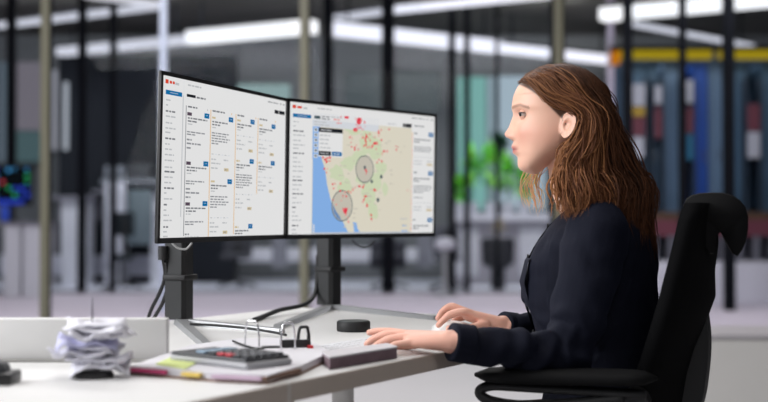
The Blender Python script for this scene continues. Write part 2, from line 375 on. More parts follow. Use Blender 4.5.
for px, l in ((279, 'grey square pillar foot seen under the join of both monitors'), (425, 'grey square pillar foot under the right monitor corner')):
    blob('pillar', l, 'pillar', px-7, px+7, 120, 268, 17.2, .3, mat('grey pillar', lin(128, 128, 136), .6), bev=.01)
# white counter, planter and window plants behind the woman's face
r = thing('counter', 'white reception counter beyond the glass in front of the plants', 'counter', (P(500, 240, 17.6).x, 17.6, 0))
pbox(452, 556, 213, 221, 17.55, .8).build('worktop', mat('pale counter top', lin(196, 194, 204), .5), r)
pbox(455, 556, 221, 285.5, 17.65, .6).build('front', mat('grey counter front', lin(150, 146, 154), .5), r)
for a, b in ((456, 478), (520, 545)): pbox(a, b, 226, 276, 17.63, .02).build('panel', mat('pale counter panel', lin(190, 188, 196), .5), r)
def leaves(mb, c, rad, n, size, mi=2, up=.6):
    for _ in range(n):
        d = V((random.gauss(0, 1), random.gauss(0, 1), random.gauss(0, 1)+up)).normalized(); p = c + V((d.x*rad[0], d.y*rad[1], d.z*rad[2]))*random.uniform(.3, 1)
        s = size*random.uniform(.6, 1.3); e = V((-d.y, d.x, random.uniform(-.3, .3))).normalized(); tip = p + (d*.8+V((0, 0, random.uniform(-.5, .5))))*s
        m = (p+tip)/2 + V((0, 0, .1*s)); mb.add([p, m+e*s*.3, tip, m-e*s*.3], [(0, 1, 2, 3)], random.randrange(mi))
M_leaf = [mat('bright leaf', lin(150, 226, 84), .5), mat('fresh leaf', lin(104, 196, 74), .5), mat('deep leaf', lin(30, 80, 50), .5)]
random.seed(11)
pl = [(472, 172, .12, .3, 'bright green potted plant on the counter, left one', 2), (490, 168, .13, .32, 'tallest bright green potted plant on the counter, second from left', 2),
      (508, 176, .11, .26, 'bright green potted plant on the counter just left of the face', 2), (524, 184, .11, .22, 'small green potted plant on the counter below the chin', 2),
      (499, 146, .10, .12, 'dark green plant on the window sill above the bright ones', 3), (459, 190, .06, .16, 'small fresh green plant at the left counter end', 2)]
ct = P(480, 213, 17.7).z
for px, py, w, h, l, mi in pl:
    yp = 18.2 if mi == 3 else 17.85; q = P(px, py, yp); r = thing('potted_plant', l, 'plant', (q.x, yp, ct), 0, 'plants on the counter')
    mb = MB(); leaves(mb, V((q.x, yp, q.z)), (w, w*.8, h), 210, .12, mi if mi == 2 else 1)
    mb.build('foliage', M_leaf[:2] if mi == 2 else [M_leaf[2]], r)
    MB().lathe([(.07, ct), (.1, ct+.16), (.08, ct+.16), (.07, ct+.12)], (q.x, yp, 0), 14).build('pot', mat('pale pot', lin(186, 186, 196), .5), r, True)
    MB().tube([(q.x, yp, ct+.1), (q.x, yp, q.z)], .012, 6).build('stem', M_leaf[2], r)
q = P(498, 270, 16.4); r = thing('floor_planter', 'dark round floor planter with a pale bloom before the white counter', 'planter', (q.x, 16.4, 0))
zt = P(498, 238, 16.4).z; zb = P(498, 268, 16.4).z
MB().lathe([(.14, zb), (.22, zb+.06), (.23, zt-.05), (.21, zt), (.17, zt), (.17, zt-.05)], (q.x, 16.4, 0), 24).build('tub', mat('dark tub', lin(38, 38, 44), .6), r, True)
MB().tube([(q.x, 16.4, 0.0), (q.x, 16.4, zb+.02)], .1, 12).build('foot', mat('dark tub', (0, 0, 0)), r, True)
mb = MB(); leaves(mb, V((q.x, 16.4, zt+.1)), (.06, .06, .16), 40, .1, 1); mb.build('bloom', mat('straw bloom', lin(196, 178, 140), .7), r)
q = P(445, 242, 15.3); r = thing('round_stool', 'white round topped stool beside the grey swivel chair', 'stool', (q.x, 15.3, 0))
MB().lathe([(.1, q.z-.1), (.14, q.z-.04), (.12, q.z+.03), (.05, q.z+.06)], (q.x, 15.3, 0), 20).build('seat', M_bw, r, True)
MB().tube([(q.x, 15.3, 0.02), (q.x, 15.3, q.z-.06)], .03).build('column', M_alu, r, True); MB().lathe([(.16, 0), (.16, .015), (.03, .03)], (q.x, 15.3, 0), 20).build('base', M_alu, r, True)

# ------------------------------------------------------------------ desk
e = V((.613, .790, 0)).normalized(); nb = V((-e.y, e.x, 0))     # along the near edge, and away from the woman
def on_desk(px, py, h=0.): return PZ(px, py, DESK+h)
q1, q2 = on_desk(330, 374.5), on_desk(516, 337.6)
e = (q2-q1).normalized(); nb = V((-e.y, e.x, 0))
far1 = on_desk(330, 309)
cor = q1 + e*((far1-q1).dot(e)); cor.z = 0
DM = Matrix(((-e.x, nb.x, 0, cor.x), (-e.y, nb.y, 0, cor.y), (0, 0, 1, 0), (0, 0, 0, 1)))   # local x runs along the edge to the left
r = thing('office_desk', 'white topped office desk with taupe edge holding the two monitors', 'desk', (cor.x, cor.y, 0)); desk = r
dd = (far1-cor).dot(nb)+.12
xj = (cor-on_desk(293, 383)).dot(e)
MB(DM).box(0, 2.1, .002, dd, DESK-.025, DESK).build('tabletop', M_white, r)
MB(DM).box(0, xj, -.002, .002, DESK-.03, DESK-.001).build('edge_band', M_edge, r)
MB(DM).box(xj+.005, 2.1, -.002, .002, DESK-.03, DESK-.001).build('edge_band', M_edge, r)
for x in (xj,): MB(DM).box(x, x+.005, -.0025, .003, DESK-.03, DESK-.001).build('edge_joint', mat('pale joint strip', lin(200, 198, 195), .5), r)
lg = mat('white leg', lin(218, 216, 212), .4)
for x, y in ((.12, .06), (.12, dd-.06), (.97, .10), (1.98, .06), (1.98, dd-.06)):
    MB(DM).tube([(x, y, .02), (x, y, DESK-.025)], .02, 16).build('leg', lg, r, True)
MB(DM).box(.1, 2., .2, .24, DESK-.075, DESK-.025).build('beam', lg, r)

# ------------------------------------------------------------------ monitors with their screens
def emis(name, c, k=.86): return glow('screen '+name, lin(*c), k)
SC = [('white', (240, 240, 240)), ('text', (150, 152, 157)), ('grey', (198, 200, 203)), ('black', (30, 32, 38)), ('blue', (10, 112, 172)), ('red', (226, 74, 52)),
      ('orange', (236, 190, 130)), ('sea', (140, 184, 240)), ('land', (230, 224, 206)), ('green', (214, 224, 190)), ('crimson', (236, 66, 84)), ('haze', (206, 200, 186)),
      ('slate', (72, 92, 100)), ('purple', (92, 78, 92)), ('pale', (222, 226, 232)), ('tan', (214, 196, 158)), ('bold', (128, 130, 135)), ('hazesea', (112, 146, 190)), ('softred', (240, 150, 146)), ('band', (198, 204, 214))]
SI = {n: i for i, (n, _) in enumerate(SC)}
SW, SH = .615, .3579
def make_monitor(X, Y, yaw, tilt, ptop, label, draw, pole):
    ztop = HC + ptop
    d = V((math.sin(yaw), math.cos(yaw), 0)); n = V((math.cos(yaw), -math.sin(yaw), 0))
    dn = V((0, 0, -1))*math.cos(tilt) + n*math.sin(tilt); nn = d.cross(-dn)
    if nn.dot(n) < 0: nn = -nn
    top = V((X, Y, ztop))
    def M(u, v, h=0.): return top + d*((u-.5)*SW) + dn*(v*SH) + nn*h
    T = Matrix((( d.x, dn.x, nn.x, 0), (d.y, dn.y, nn.y, 0), (d.z, dn.z, nn.z, 0), (0, 0, 0, 1))); T.translation = top
    pb = on_desk(*pole)
    r = thing('computer_monitor', label, 'monitor', pb)
    MB(T).box(-SW/2, SW/2, 0, SH, -.007, -.0005, bev=.002).build('housing', M_black, r, True)
    # rear bulge and neck
    MB(T).box(-.24, .24, .05, .32, -.04, -.0065, bev=.012).build('rear_cover', M_black2, r, True)
    fr = MB(T)
    for a in ((-SW/2, SW/2, 0, .0085), (-SW/2, SW/2, SH-.0115, SH), (-SW/2, -SW/2+.009, 0, SH), (SW/2-.009, SW/2, 0, SH)): fr.box(a[0], a[1], a[2], a[3], -.003, .0012)
    fr.build('bezel', M_black, r)
    s = MB(); x0, y0 = .011, .022; x1, y1 = 1-.011, 1-.032
    def quad(u0, v0, u1, v1, c, l=1):
        h = .0002 + l*.00012; s.add([M(u0, v0, h), M(u1, v0, h), M(u1, v1, h), M(u0, v1, h)], [(0, 3, 2, 1)], SI[c])
    def poly(pts, c, l=1):
        h = .0002 + l*.00012; s.add([M(u, v, h) for u, v in pts], [list(range(len(pts)))[::-1]], SI[c])
    def words(u, v, w, c='text', h=.010, l=2):
        x = u
        while x < u+w-.004:
            ww = min(random.uniform(.012, .034), u+w-x); quad(x, v-h/2, x+ww, v+h/2, c, l); x += ww+.005
    quad(x0, y0, x1, y1, 'white', 0)
    draw(quad, poly, words)
    s.build('screen', [emis(*c) for c in SC], r)
    # stand: square pole with a ring clip, and two long feet
    bc = pb + V((0, 0, 0)); rr = math.atan2(n.y, n.x); R = Matrix.Translation(bc) @ Matrix.Rotation(rr, 4, 'Z')
    ht = ztop-.12-DESK
    pole_m = MB(R).prism([(-.026, -.026), (.018, -.026), (.026, -.016), (.026, .016), (.018, .026), (-.026, .026)], 0.012, ht)
    pole_m.build('pole', mat('black anodised pole', (.016, .017, .018), .45), r)
    MB(R).box(-.031, .031, -.031, .031, .105, .118, bev=.003).build('cable_clip', M_black2, r, True)
    a0 = R @ V((.0, 0, ht-.06)); b0 = M(.5, .45, -.04); b0 = V((b0.x, b0.y, a0.z))
    MB().tube([a0, b0], .03, 12).build('neck', M_black2, r, True)
    return r, M, bc
def foot(r, bc, tip, m=None, w=.015, lift=.004):
    d = (tip-bc); L = d.length; t = d.normalized(); sd = V((-t.y, t.x, 0)); mb = MB(); rings = []
    for k in range(13):
        f = k/12; c = bc + d*f; hh = lift*(1-f)**1.3+.004; ww = w*(1-.35*f)
        z0 = DESK + max(0, (hh-.012))*(1 if .03 < f < .97 else 1); z1 = DESK+hh+.006
        rings.append([V((c.x+sd.x*ww, c.y+sd.y*ww, z0)), V((c.x-sd.x*ww, c.y-sd.y*ww, z0)), V((c.x-sd.x*ww*.8, c.y-sd.y*ww*.8, z1)), V((c.x+sd.x*ww*.8, c.y+sd.y*ww*.8, z1))])
    mb.loft(rings); return mb.build('foot', m or M_alu, r)
random.seed(21)
def header(quad, words):
    quad(.03, .044, .05, .068, 'red', 2); words(.057, .057, .034, 'red', .016); words(.094, .06, .03, 'grey', .014)
    words(.18, .052, .095, 'grey', .010); quad(.033, .105, .142, .131, 'blue', 2); quad(.06, .116, .115, .1195, 'band', 3)
    for u, w in ((.815, .04), (.865, .045), (.925, .012), (.955, .02)): words(u, .052, w, 'text', .009)
def sidebar(quad, words):
    for v, w, b in ((.163, .03, 0), (.193, .014, 0), (.228, .062, 1), (.258, .07, 0), (.296, .045, 0), (.327, .07, 0), (.352, .04, 0), (.387, .066, 1), (.42, .03, 0), (.45, .045, 0), (.482, .06, 0), (.515, .06, 0),
                    (.555, .05, 0), (.581, .066, 1), (.613, .055, 0), (.645, .045, 0), (.677, .064, 1), (.706, .025, 0), (.74, .055, 0), (.774, .03, 1), (.806, .018, 0), (.836, .035, 0), (.866, .055, 0), (.904, .038, 1), (.932, .024, 0), (.96, .03, 0)):
        words(.036, v, w, 'bold' if b else 'grey', .010 if b else .009)
def draw_list(quad, poly, words):
    header(quad, words); sidebar(quad, words)
    quad(.147, .12, .152, .845, 'grey', 2); quad(.153, .022, .1545, .968, 'pale', 1)
    quad(.174, .106, .236, .123, 'black', 2); words(.243, .117, .065, 'bold', .011)
    quad(.877, .099, .914, .124, 'black', 2); quad(.918, .099, .971, .124, 'black', 2)
    def card(u, v, w, blue, badge, lines, dots=True):
        if badge: quad(u+.008, v, u+.04, v+.02, 'purple', 2)
        else: words(u+.01, v+.01, .03, 'tan', .012)
        bx = u+w-.034; quad(bx, v-.01, bx+.036, v+.021, 'blue', 2); quad(bx+.010, v+.002, bx+.026, v+.005, 'band', 3)
        y = v+.035
        for k, (lw, st) in enumerate(lines):
            words(u+.012, y, lw, st, .009 if st == 'bold' else .007); y += .018 if st != 'gap' else .012
        return y
    cols = [(.172, 'text', .164, .96), (.349, 'orange', .172, .967), (.544, 'orange', .178, .957), (.731, 'orange', .168, .69)]
    for u, c, w, ve in cols: quad(u-.0025, .176, u+.0025, ve, c, 2)
    for (u, c, w, ve), hw in zip(cols, (.066, .094, .055, .068)): words(u+.012, .181, hw, 'bold', .010); quad(u+w-.015, .176, u+w-.009, .188, 'orange' if c == 'orange' else 'grey', 2)
    for v in (.214, .511, .757):
        card(.172, v, .164, 1, 1, [(.14, 'bold'), (.07, 'bold'), (.035, 'grey')]); 
        words(.18, v+.118, .13, 'text', .008); words(.18, v+.133, .06, 'text', .008)
        if v < .7: words(.18, v+.165, .035, 'text'); words(.18, v+.188, .10, 'text'); words(.18, v+.215, .035, 'text')
        else: words(.18, .95, .03, 'text'); words(.18, .966, .1, 'grey', .006)
    for u, vs in ((.349, (.213, .612)), (.544, (.204, .468, .90)), (.731, (.212, .466))):
        for v in vs:
            card(u, v, .172 if u == .349 else .155, 1, 0, [(.12, 'bold'), (.06, 'bold'), (.03, 'grey')])
            if v > .85: continue
            if u < .5:
                for k in range(5): words(u+.01, v+.105+.0165*k, (.13, .11, .14, .12, .05)[k], 'text', .008)
                vv = v+.235
            elif u < .7 and v > .4:
                for k in range(6): words(u+.01, v+.10+.0165*k, (.13, .14, .12, .135, .11, .06)[k], 'text' if k != 1 else 'bold', .008)
                vv = v+.225
            else: vv = v+.105
            for k in range(6): quad(u+.012+k*.025, vv, u+.026+k*.025, vv+.006, 'pale' if k % 2 else 'grey', 2)
            words(u+.01, vv+.035, .035, 'grey', .009); words(u+.105, vv+.035, .035, 'grey', .009); words(u+.01, vv+.06, .07, 'grey', .009)
            words(u+.01, vv+.09, .05, 'grey', .009); quad(u+.11, vv+.085, u+.145, vv+.105, 'tan', 2); words(u+.115, vv+.095, .02, 'text', .006, 3)
def draw_map(quad, poly, words):
    header(quad, words); sidebar(quad, words)
    quad(.152, .085, .8135, .964, 'land', 1)
    rnd = random.Random(5)
    land = [(.195, .35), (.211, .421), (.232, .50), (.246, .608), (.262, .68), (.278, .753), (.305, .80), (.329, .84), (.35, .88), (.372, .93), (.389, .963)]
    def blobp(cu, cv, ru, rv, c, l, k=14, j=.28):
        poly([(cu+ru*math.cos(2*PI*i/k)*(1+rnd.uniform(-j, j)), cv+rv*math.sin(2*PI*i/k)*(1+rnd.uniform(-j, j))) for i in range(k)], c, l)
    for g in ((.50, .26, .05, .10), (.56, .31, .045, .08), (.40, .17, .06, .05), (.31, .52, .05, .06), (.36, .62, .04, .06), (.45, .40, .05, .06), (.52, .66, .045, .09), (.55, .80, .04, .07), (.60, .46, .04, .05), (.38, .44, .045, .05), (.48, .55, .05, .05), (.57, .56, .04, .07), (.63, .62, .02, .05)): blobp(*g, 'green', 2)
    quad(.152, .085, .196, .42, 'sea', 3)
    poly([(.155, .40)] + land + [(.156, .963)], 'sea', 3)
    poly([(.414, .878), (.438, .885), (.446, .93), (.466, .963), (.425, .963)], 'sea', 3)
    quad(.152, .085, .815, .135, 'white', 4); quad(.152, .085, .58, .185, 'pale', 4)
    quad(.16, .106, .197, .128, 'slate', 5); words(.205, .108, .05, 'text', .009, 5); words(.205, .125, .05, 'text', .009, 5); words(.265, .105, .07, 'grey', .009, 5)
    words(.28, .122, .04, 'softred', .01, 5); words(.3, .145, .03, 'softred', .01, 5); words(.16, .15, .08, 'grey', .008, 5); words(.16, .17, .1, 'grey', .008, 5)
    for k in range(6): quad(.16, .195+k*.038, .183, .222+k*.038, 'pale', 4); quad(.166, .2+k*.038, .177, .214+k*.038, 'slate', 5)
    quad(.188, .19, .34, .40, 'white', 5); quad(.188, .19, .339, .221, 'black', 6); words(.2, .206, .07, 'grey', .008, 7)
    for k in range(4): words(.196, .245+k*.03, (.07, .055, .05, .065)[k], 'grey', .009, 6)
    quad(.19, .36, .266, .392, 'black', 6); quad(.272, .36, .335, .391, 'blue', 6); words(.2, .376, .05, 'grey', .007, 7); words(.283, .376, .04, 'pale', .007, 7)
    def disk(u, v, r, c, l, k=14):
        poly([(u+r*math.cos(2*PI*i/k), v+r*SW/SH*math.sin(2*PI*i/k)) for i in range(k)], c, l)
    def ring(u, v, r, c, l, k=40, t=.004):
        for i in range(k):
            a, b = 2*PI*i/k, 2*PI*(i+1)/k
            poly([(u+(r-t)*math.cos(a), v+(r-t)*SW/SH*math.sin(a)), (u+r*math.cos(a), v+r*SW/SH*math.sin(a)), (u+r*math.cos(b), v+r*SW/SH*math.sin(b)), (u+(r-t)*math.cos(b), v+(r-t)*SW/SH*math.sin(b))], c, l)
    disk(.487, .478, .06, 'haze', 5, 40); ring(.487, .478, .061, 'slate', 6)
    disk(.342, .758, .067, 'haze', 5, 40); poly([(.279, .74), (.285, .753), (.305, .80), (.329, .84), (.338, .866), (.31, .85), (.288, .81)], 'hazesea', 6); ring(.342, .758, .068, 'slate', 7)
    cl = [(.443, .12, 9, .02), (.42, .19, 6, .014), (.47, .16, 5, .02), (.50, .235, 7, .02), (.565, .19, 5, .016), (.53, .30, 10, .022), (.56, .27, 6, .02), (.60, .235, 4, .02), (.48, .29, 5, .02), (.40, .26, 5, .02), (.42, .33, 5, .022), (.62, .345, 4, .02),
          (.235, .41, 6, .014), (.26, .43, 4, .02), (.24, .51, 3, .016), (.30, .60, 4, .02), (.345, .675, 5, .014), (.39, .665, 3, .012), (.36, .80, 9, .012), (.30, .74, 2, .01), (.38, .865, 3, .012), (.49, .50, 5, .008), (.49, .70, 5, .014), (.505, .76, 4, .016), (.54, .83, 4, .014), (.475, .62, 3, .02), (.55, .64, 3, .016), (.43, .62, 3, .02), (.35, .10, 4, .03), (.58, .41, 3, .02), (.78, .62, 1, .01), (.69, .30, 3, .02)]
    for u, v, n_, s_ in cl:
        for _ in range(n_): disk(u+rnd.gauss(0, s_*.8), max(.098, v+rnd.gauss(0, s_*1.5)), rnd.uniform(.003, .0065), rnd.choice(['crimson', 'crimson', 'softred']), 8, 8)
    disk(.443, .118, .016, 'crimson', 8); disk(.362, .795, .013, 'crimson', 8); disk(.425, .185, .01, 'crimson', 8)
    disk(.535, .57, .008, 'slate', 8); disk(.60, .53, .009, 'slate', 8); disk(.58, .71, .010, 'slate', 8); disk(.487, .465, .008, 'slate', 9)
    for _ in range(46): words(rnd.uniform(.28, .78), rnd.uniform(.2, .94), rnd.uniform(.012, .035), 'haze', .007, 4)
    for k in range(10): quad(.160, .80+k*.016, .172, .811+k*.016, 'pale', 5) if k > 5 else None
    quad(.748, .102, .764, .131, 'black', 6); quad(.767, .102, .812, .131, 'black', 6); words(.64, .115, .06, 'grey', .008, 6)
    quad(.815, .085, .989, .968, 'white', 6)
    quad(.8155, .165, .819, .965, 'orange', 7)
    for k in range(24): quad(.814, .17+k*.033, .8205, .178+k*.033, 'softred' if k % 3 else 'orange', 8)
    words(.832, .113, .07, 'bold', .010, 7)
    for v in (.157, .47, .848):
        words(.832, v+.015, .025, 'text', .012, 7); quad(.94, v, .976, v+.034, 'blue', 7); quad(.948, v+.012, .968, v+.02, 'pale', 8)
        words(.832, v+.063, .12, 'bold', .010, 7); words(.832, v+.083, .04, 'bold', .010, 7)
        if v > .8: continue
        for k in range(4 if v > .4 else 3): words(.832, v+.122+.017*k, (.13, .135, .12, .07)[k], 'text', .008, 7)
        if v > .4: words(.832, v+.215, .07, 'text', .008, 7)
        y = v+.2 if v < .4 else v+.255
        for k in range(6): quad(.834+k*.024, y, .846+k*.024, y+.006, 'grey', 7)
        words(.832, y+.035, .06, 'grey', .009, 7); words(.93, y+.035, .04, 'grey', .009, 7); words(.832, y+.06, .06, 'grey', .009, 7); quad(.93, y+.052, .97, y+.068, 'tan', 7)
    words(.74, .855, .05, 'grey', .008, 6); words(.755, .91, .03, 'sea', .008, 6); words(.75, .95, .04, 'sea', .01, 6)
    quad(.157, .955, .8135, .966, 'band', 6)
mon1, M1, b1 = make_monitor(-.3527, 2.7499, .3579, -.0223, .3067, 'black monitor at left showing a page of task cards in columns', draw_list, (180, 324))
mon2, M2, b2 = make_monitor(-.0454, 3.2554, .7037, -.0195, .3064, 'black monitor at right showing a coastal map with red dots', draw_map, (330, 309))
foot(mon1, b1, on_desk(209, 350)); foot(mon1, b1, on_desk(282, 333))
foot(mon2, b2, on_desk(277, 329)); foot(mon2, b2, on_desk(436, 320))
def cable(pts, r, parent, m=M_black2, name='cable', n=40): return MB().tube(spline(pts, n), r, 8).build(name, m, parent, 'all')
MB().tube([P(163, 246, 2.83), P(163, 260, 2.83)], .012, 10).build('cable_plug', M_black2, mon1, True)
cable([P(163, 258, 2.83), P(165, 276, 2.84), P(160, 292, 2.86), P(152, 308, 2.9), P(149, 316, 2.92), on_desk(148, 319, .005)], .0045, mon1)
cable([P(166, 262, 2.83), P(168, 284, 2.84), P(163, 302, 2.86), P(157, 313, 2.88), on_desk(153, 320, .005)], .0045, mon1)
cable([P(172, 243, 2.7), P(178, 248, 2.7), P(186, 249, 2.7), P(192, 243, 2.7)], .0025, mon1, mat('grey cable', lin(150, 150, 150), .5))
cable([P(318, 255, 3.32), P(317, 280, 3.32), P(314, 296, 3.3), P(303, 305, 3.2), P(280, 310, 3.1), on_desk(262, 317, .006), on_desk(254, 320, .006)], .006, mon2)
cable([P(352, 240, 3.4), P(360, 247, 3.4), P(368, 247, 3.4), P(375, 240, 3.4)], .0022, mon2)
cable([on_desk(190, 324, .016), on_desk(212, 325, .015), on_desk(245, 328, .012), on_desk(272, 332, .010), on_desk(286, 335, .008)], .0028, mon1)  # thin dark tube added to stand in for the foot's dark top edge
# ------------------------------------------------------------------ things on the desk
# low white screen at the left
a = P(-25, 360, 2.1); b = P(167, 318.5, 2.1)
r = thing('desk_screen', 'low white desk screen lying behind the spiked receipts', 'desk screen', ((a.x+b.x)/2, 2.1, DESK))
MB().box(a.x, b.x, 2.1, 2.125, DESK+.002, b.z, bev=.003).build('panel', M_white, r, True)
MB().box(a.x+.01, b.x-.01, 2.085, 2.14, DESK, DESK+.004).build('foot_rail', mat('grey rail', lin(150, 148, 145), .5), r)
# receipt spike with crumpled slips
q = on_desk(92, 377); sp = thing('receipt_spike', 'thin metal receipt spike with dark base at the left of the desk', 'receipt spike', q)
MB().lathe([(.034, DESK), (.034, DESK+.006), (.03, DESK+.010), (.004, DESK+.012)], (q.x, q.y, 0), 24).build('base', M_black, sp, True)
MB().tube([(q.x, q.y, DESK+.01), (q.x, q.y, P(92, 300, q.y).z-.02), (q.x, q.y, P(92, 297, q.y).z)], [.0014, .0012, .0004], 8).build('spike', mat('dark steel wire', lin(90, 90, 96), .35, .9), sp, True)
random.seed(5)
M_slip = mat('thin receipt paper', lin(218, 217, 226), .8); M_slipb = mat('lilac receipt paper', lin(188, 188, 218), .8)
pos = ['lowest of the crumpled slips, touching the desk', 'second from the bottom of the crumpled slips', 'third from the bottom of the crumpled slips, jutting left', 'middle one of the crumpled slips',
       'lilac tinted one of the crumpled slips', 'third from the top of the crumpled slips, jutting right', 'second from the top of the crumpled slips', 'topmost of the crumpled slips on the spike']
for k in range(8):
    w, l = random.uniform(.080, .098), random.uniform(.06, .078)
    ang = random.uniform(-.35, .35); zc = DESK+.017+k*.0095; ox, oy = random.uniform(-.010, .014), random.uniform(-.01, .01)
    if k == 2: ox -= .012
    if k == 5: ox += .014
    mb = MB(Matrix.Translation((q.x+ox, q.y+oy, zc)) @ Matrix.Rotation(ang, 4, 'Z')); NX, NY = 18, 14
    for th in (0, 1):
        pass
    up, dn_ = [], []
    for j in range(NY+1):
        for i in range(NX+1):
            x, y = (i/NX-.5)*w, (j/NY-.5)*l
            z = noise.noise(V((x*42+k*9, y*42, k*3.1)))*.009 + .011*(abs(x)/(w/2))**3*math.sin(k*1.7+3*y/l) + abs(noise.noise(V((x*90, y*90, k*7.))))*.006
            edge = min(i, NX-i, j, NY-j)/3.; t = .0042*min(1, edge)**.5
            z = max(z-t, DESK+.0015-zc) + t
            dx = noise.noise(V((y*60, k*2., 3.)))*.004
            up.append((x+dx, y, z+t+.0004)); dn_.append((x+dx, y, z-t))
    n1 = (NX+1); o0 = len(up); fs = []
    for j in range(NY):
        for i in range(NX):
            a_ = j*n1+i; fs.append((a_, a_+1, a_+n1+1, a_+n1)); fs.append((o0+a_, o0+a_+n1, o0+a_+n1+1, o0+a_+1))
    for i in range(NX): fs += [(i, o0+i, o0+i+1, i+1), (NY*n1+i+1, o0+NY*n1+i+1, o0+NY*n1+i, NY*n1+i)]
    for j in range(NY): fs += [(j*n1, (j+1)*n1, o0+(j+1)*n1, o0+j*n1), (j*n1+NX, o0+j*n1+NX, o0+(j+1)*n1+NX, (j+1)*n1+NX)]
    mb.add(up+dn_, fs)
    tag(mb.build('paper_slip', M_slipb if k == 4 else M_slip, smooth='all'), 'white '+pos[k] if k != 4 else pos[k], 'paper slip', 'crumpled slips on the receipt spike')
# black tape dispenser at the frame edge
a = on_desk(-14, 386); r = thing('tape_dispenser', 'small black desk object at the left frame edge', 'tape dispenser', a)
MB().box(a.x-.02, a.x+.036, a.y, a.y+.06, DESK, DESK+.018, bev=.004).build('base', M_black, r, True)
MB().tube([(a.x+.01, a.y+.02, DESK+.02), (a.x+.01, a.y+.045, DESK+.02)], .013, 20).build('roll', mat('dark grey roll', lin(60, 60, 64), .5), r, True)
# papers with coloured edge tabs
PT = DESK+.014
pts = [PZ(x, y, PT) for x, y in ((130, 366), (172, 369), (220, 373), (268, 375), (300, 366), (330, 352), (318, 344), (292, 338), (240, 338), (190, 345))]
r = thing('ring_binder', 'open ring binder of white sheets with two chrome arches and black lever', 'binder', (pts[3].x, pts[3].y, DESK))
ctr = sum(pts, V())/len(pts)
MB().prism([(p.x, p.y) for p in pts], DESK+.003, PT).build('paper_sheets', M_paper, r)
MB().prism([((p-ctr)*1.015+ctr)[:2] for p in pts], DESK, DESK+.003).build('cover', mat('brown board', lin(128, 96, 78), .7), r)
def edge_tab(x0, y0, x1, y1, m):
    a, b = PZ(x0, y0, PT), PZ(x1, y1, PT); d = (b-a).normalized(); s_ = V((-d.y, d.x, 0)); s_ = s_ if s_.y < 0 else -s_
    L = (b-a).length; T = Matrix.Translation(a) @ Matrix(((d.x, -s_.x, 0, 0), (d.y, -s_.y, 0, 0), (0, 0, 1, 0), (0, 0, 0, 1)))
    MB(T).box(0, L, -.003, .012, -.008, -.003).build('index_tab', m, r)
edge_tab(130, 366.5, 166, 369, mat('magenta tab', lin(176, 36, 96), .6)); edge_tab(182, 370.5, 200, 372, mat('yellow tab', lin(220, 190, 90), .6)); edge_tab(212, 373, 262, 375.3, mat('lilac tab', lin(196, 170, 190), .6)); edge_tab(264, 375.5, 300, 366.8, mat('brown board', (0, 0, 0)))
def arch(l0, r0, top, name, m, rad):
    a, b = PZ(*l0, PT), PZ(*r0, PT); y = (a.y+b.y)/2; t = P(top[0], top[1], y); c = [a]
    for k in range(1, 12):
        th = PI*(1-k/12); mid = (a+b)/2; h = t.z-PT; f = min(1., math.sin(th)*1.25)
        c.append(V((mid.x+(b.x-a.x)/2*math.cos(th)*1.02, mid.y+(b.y-a.y)/2*math.cos(th), PT+h*f**.8)))
    c.append(b); MB().tube(spline(c, 40), rad, 8).build(name, m, r, 'all')
arch((245, 347), (259, 348), (252, 321), 'arch', M_chrome, .0018); arch((281, 350), (295, 349), (289, 323), 'arch', M_chrome, .0018)
a, b = PZ(262, 348, PT), PZ(310, 347, PT); d = (b-a).normalized(); s_ = V((-d.y, d.x, 0))
T = Matrix.Translation(a) @ Matrix(((d.x, s_.x, 0, 0), (d.y, s_.y, 0, 0), (0, 0, 1, 0), (0, 0, 0, 1))); L = (b-a).length
MB(T).box(0, L, -.008, .012, 0, .003).build('lever_plate', M_black, r)
MB(T).prism([(L*.36, -.006), (L*.98, -.006), (L*.98, .004), (L*.5, .010)], .003, .014).build('lever_block', M_black, r)
arch((298, 347), (309, 346), (303, 327), 'lever', M_black, .003)
MB().tube([PZ(309, 346, PT), P(308, 327, PZ(309, 346, PT).y)], [.004, .002], 8).build('lever_handle', M_black, r, True)
p = PZ(311, 348, PT); MB().box(p.x-.006, p.x+.004, p.y-.006, p.y+.004, PT, PT+.005).build('lever_tip', mat('red plastic', lin(205, 40, 50), .4), r)
MB().tube(spline([PZ(233, 341, PT+.004), PZ(243, 345, PT+.003), PZ(256, 348.5, PT+.003), PZ(264, 348, PT+.003)], 16), .0022, 8).build('spring_bar', M_black, r, True)
# yellow-green note
pp = [PZ(x, y, PT+.001) for x, y in ((156, 364), (185, 369), (196, 363), (186, 358), (170, 358))]
tag(MB().prism([(v.x, v.y) for v in pp], PT+.0002, PT+.002).build('sticky_note', mat('lime note', lin(206, 218, 140), .8)), 'lime yellow sticky note beside the calculator', 'note')
# calculator
cx = V((.75, -.66, 0)).normalized(); cy = V((-cx.y, cx.x, 0)); cc = V((-.252, 1.965, PT))
T = Matrix(((cx.x, cy.x, 0, cc.x), (cx.y, cy.y, 0, cc.y), (0, 0, 1, cc.z), (0, 0, 0, 1))) @ Matrix.Rotation(.0, 4, 'Y')
r = thing('calculator', 'grey desk calculator with dark and red keys on the papers', 'calculator', cc)
MB(T).box(-.095, .095, -.05, .05, .0, .011, bev=.004).build('body', mat('silver grey casing', lin(170, 170, 174), .4), r, True)
MB(T).box(-.095, .09, -.048, .048, .010, .016, bev=.003).build('face_plate', mat('charcoal plate', lin(44, 46, 52), .45), r, True)
MB(T).box(-.045, -.022, -.036, .036, .016, .020, bev=.001).build('display', mat('pale blue lcd', lin(140, 162, 182), .25), r, True)
kd, kr = mat('dark key', lin(52, 54, 60), .5), mat('red key', lin(196, 52, 66), .5)
for i in range(5):
    for j in range(5):
        x, y = -.008+i*.0195, -.040+j*.0168; m = kr if (j == 0 and i in (1, 2)) else kd
        MB(T).box(x, x+.015, y, y+.0125, .016, .0205, bev=.0015).build('key', m, r, True)
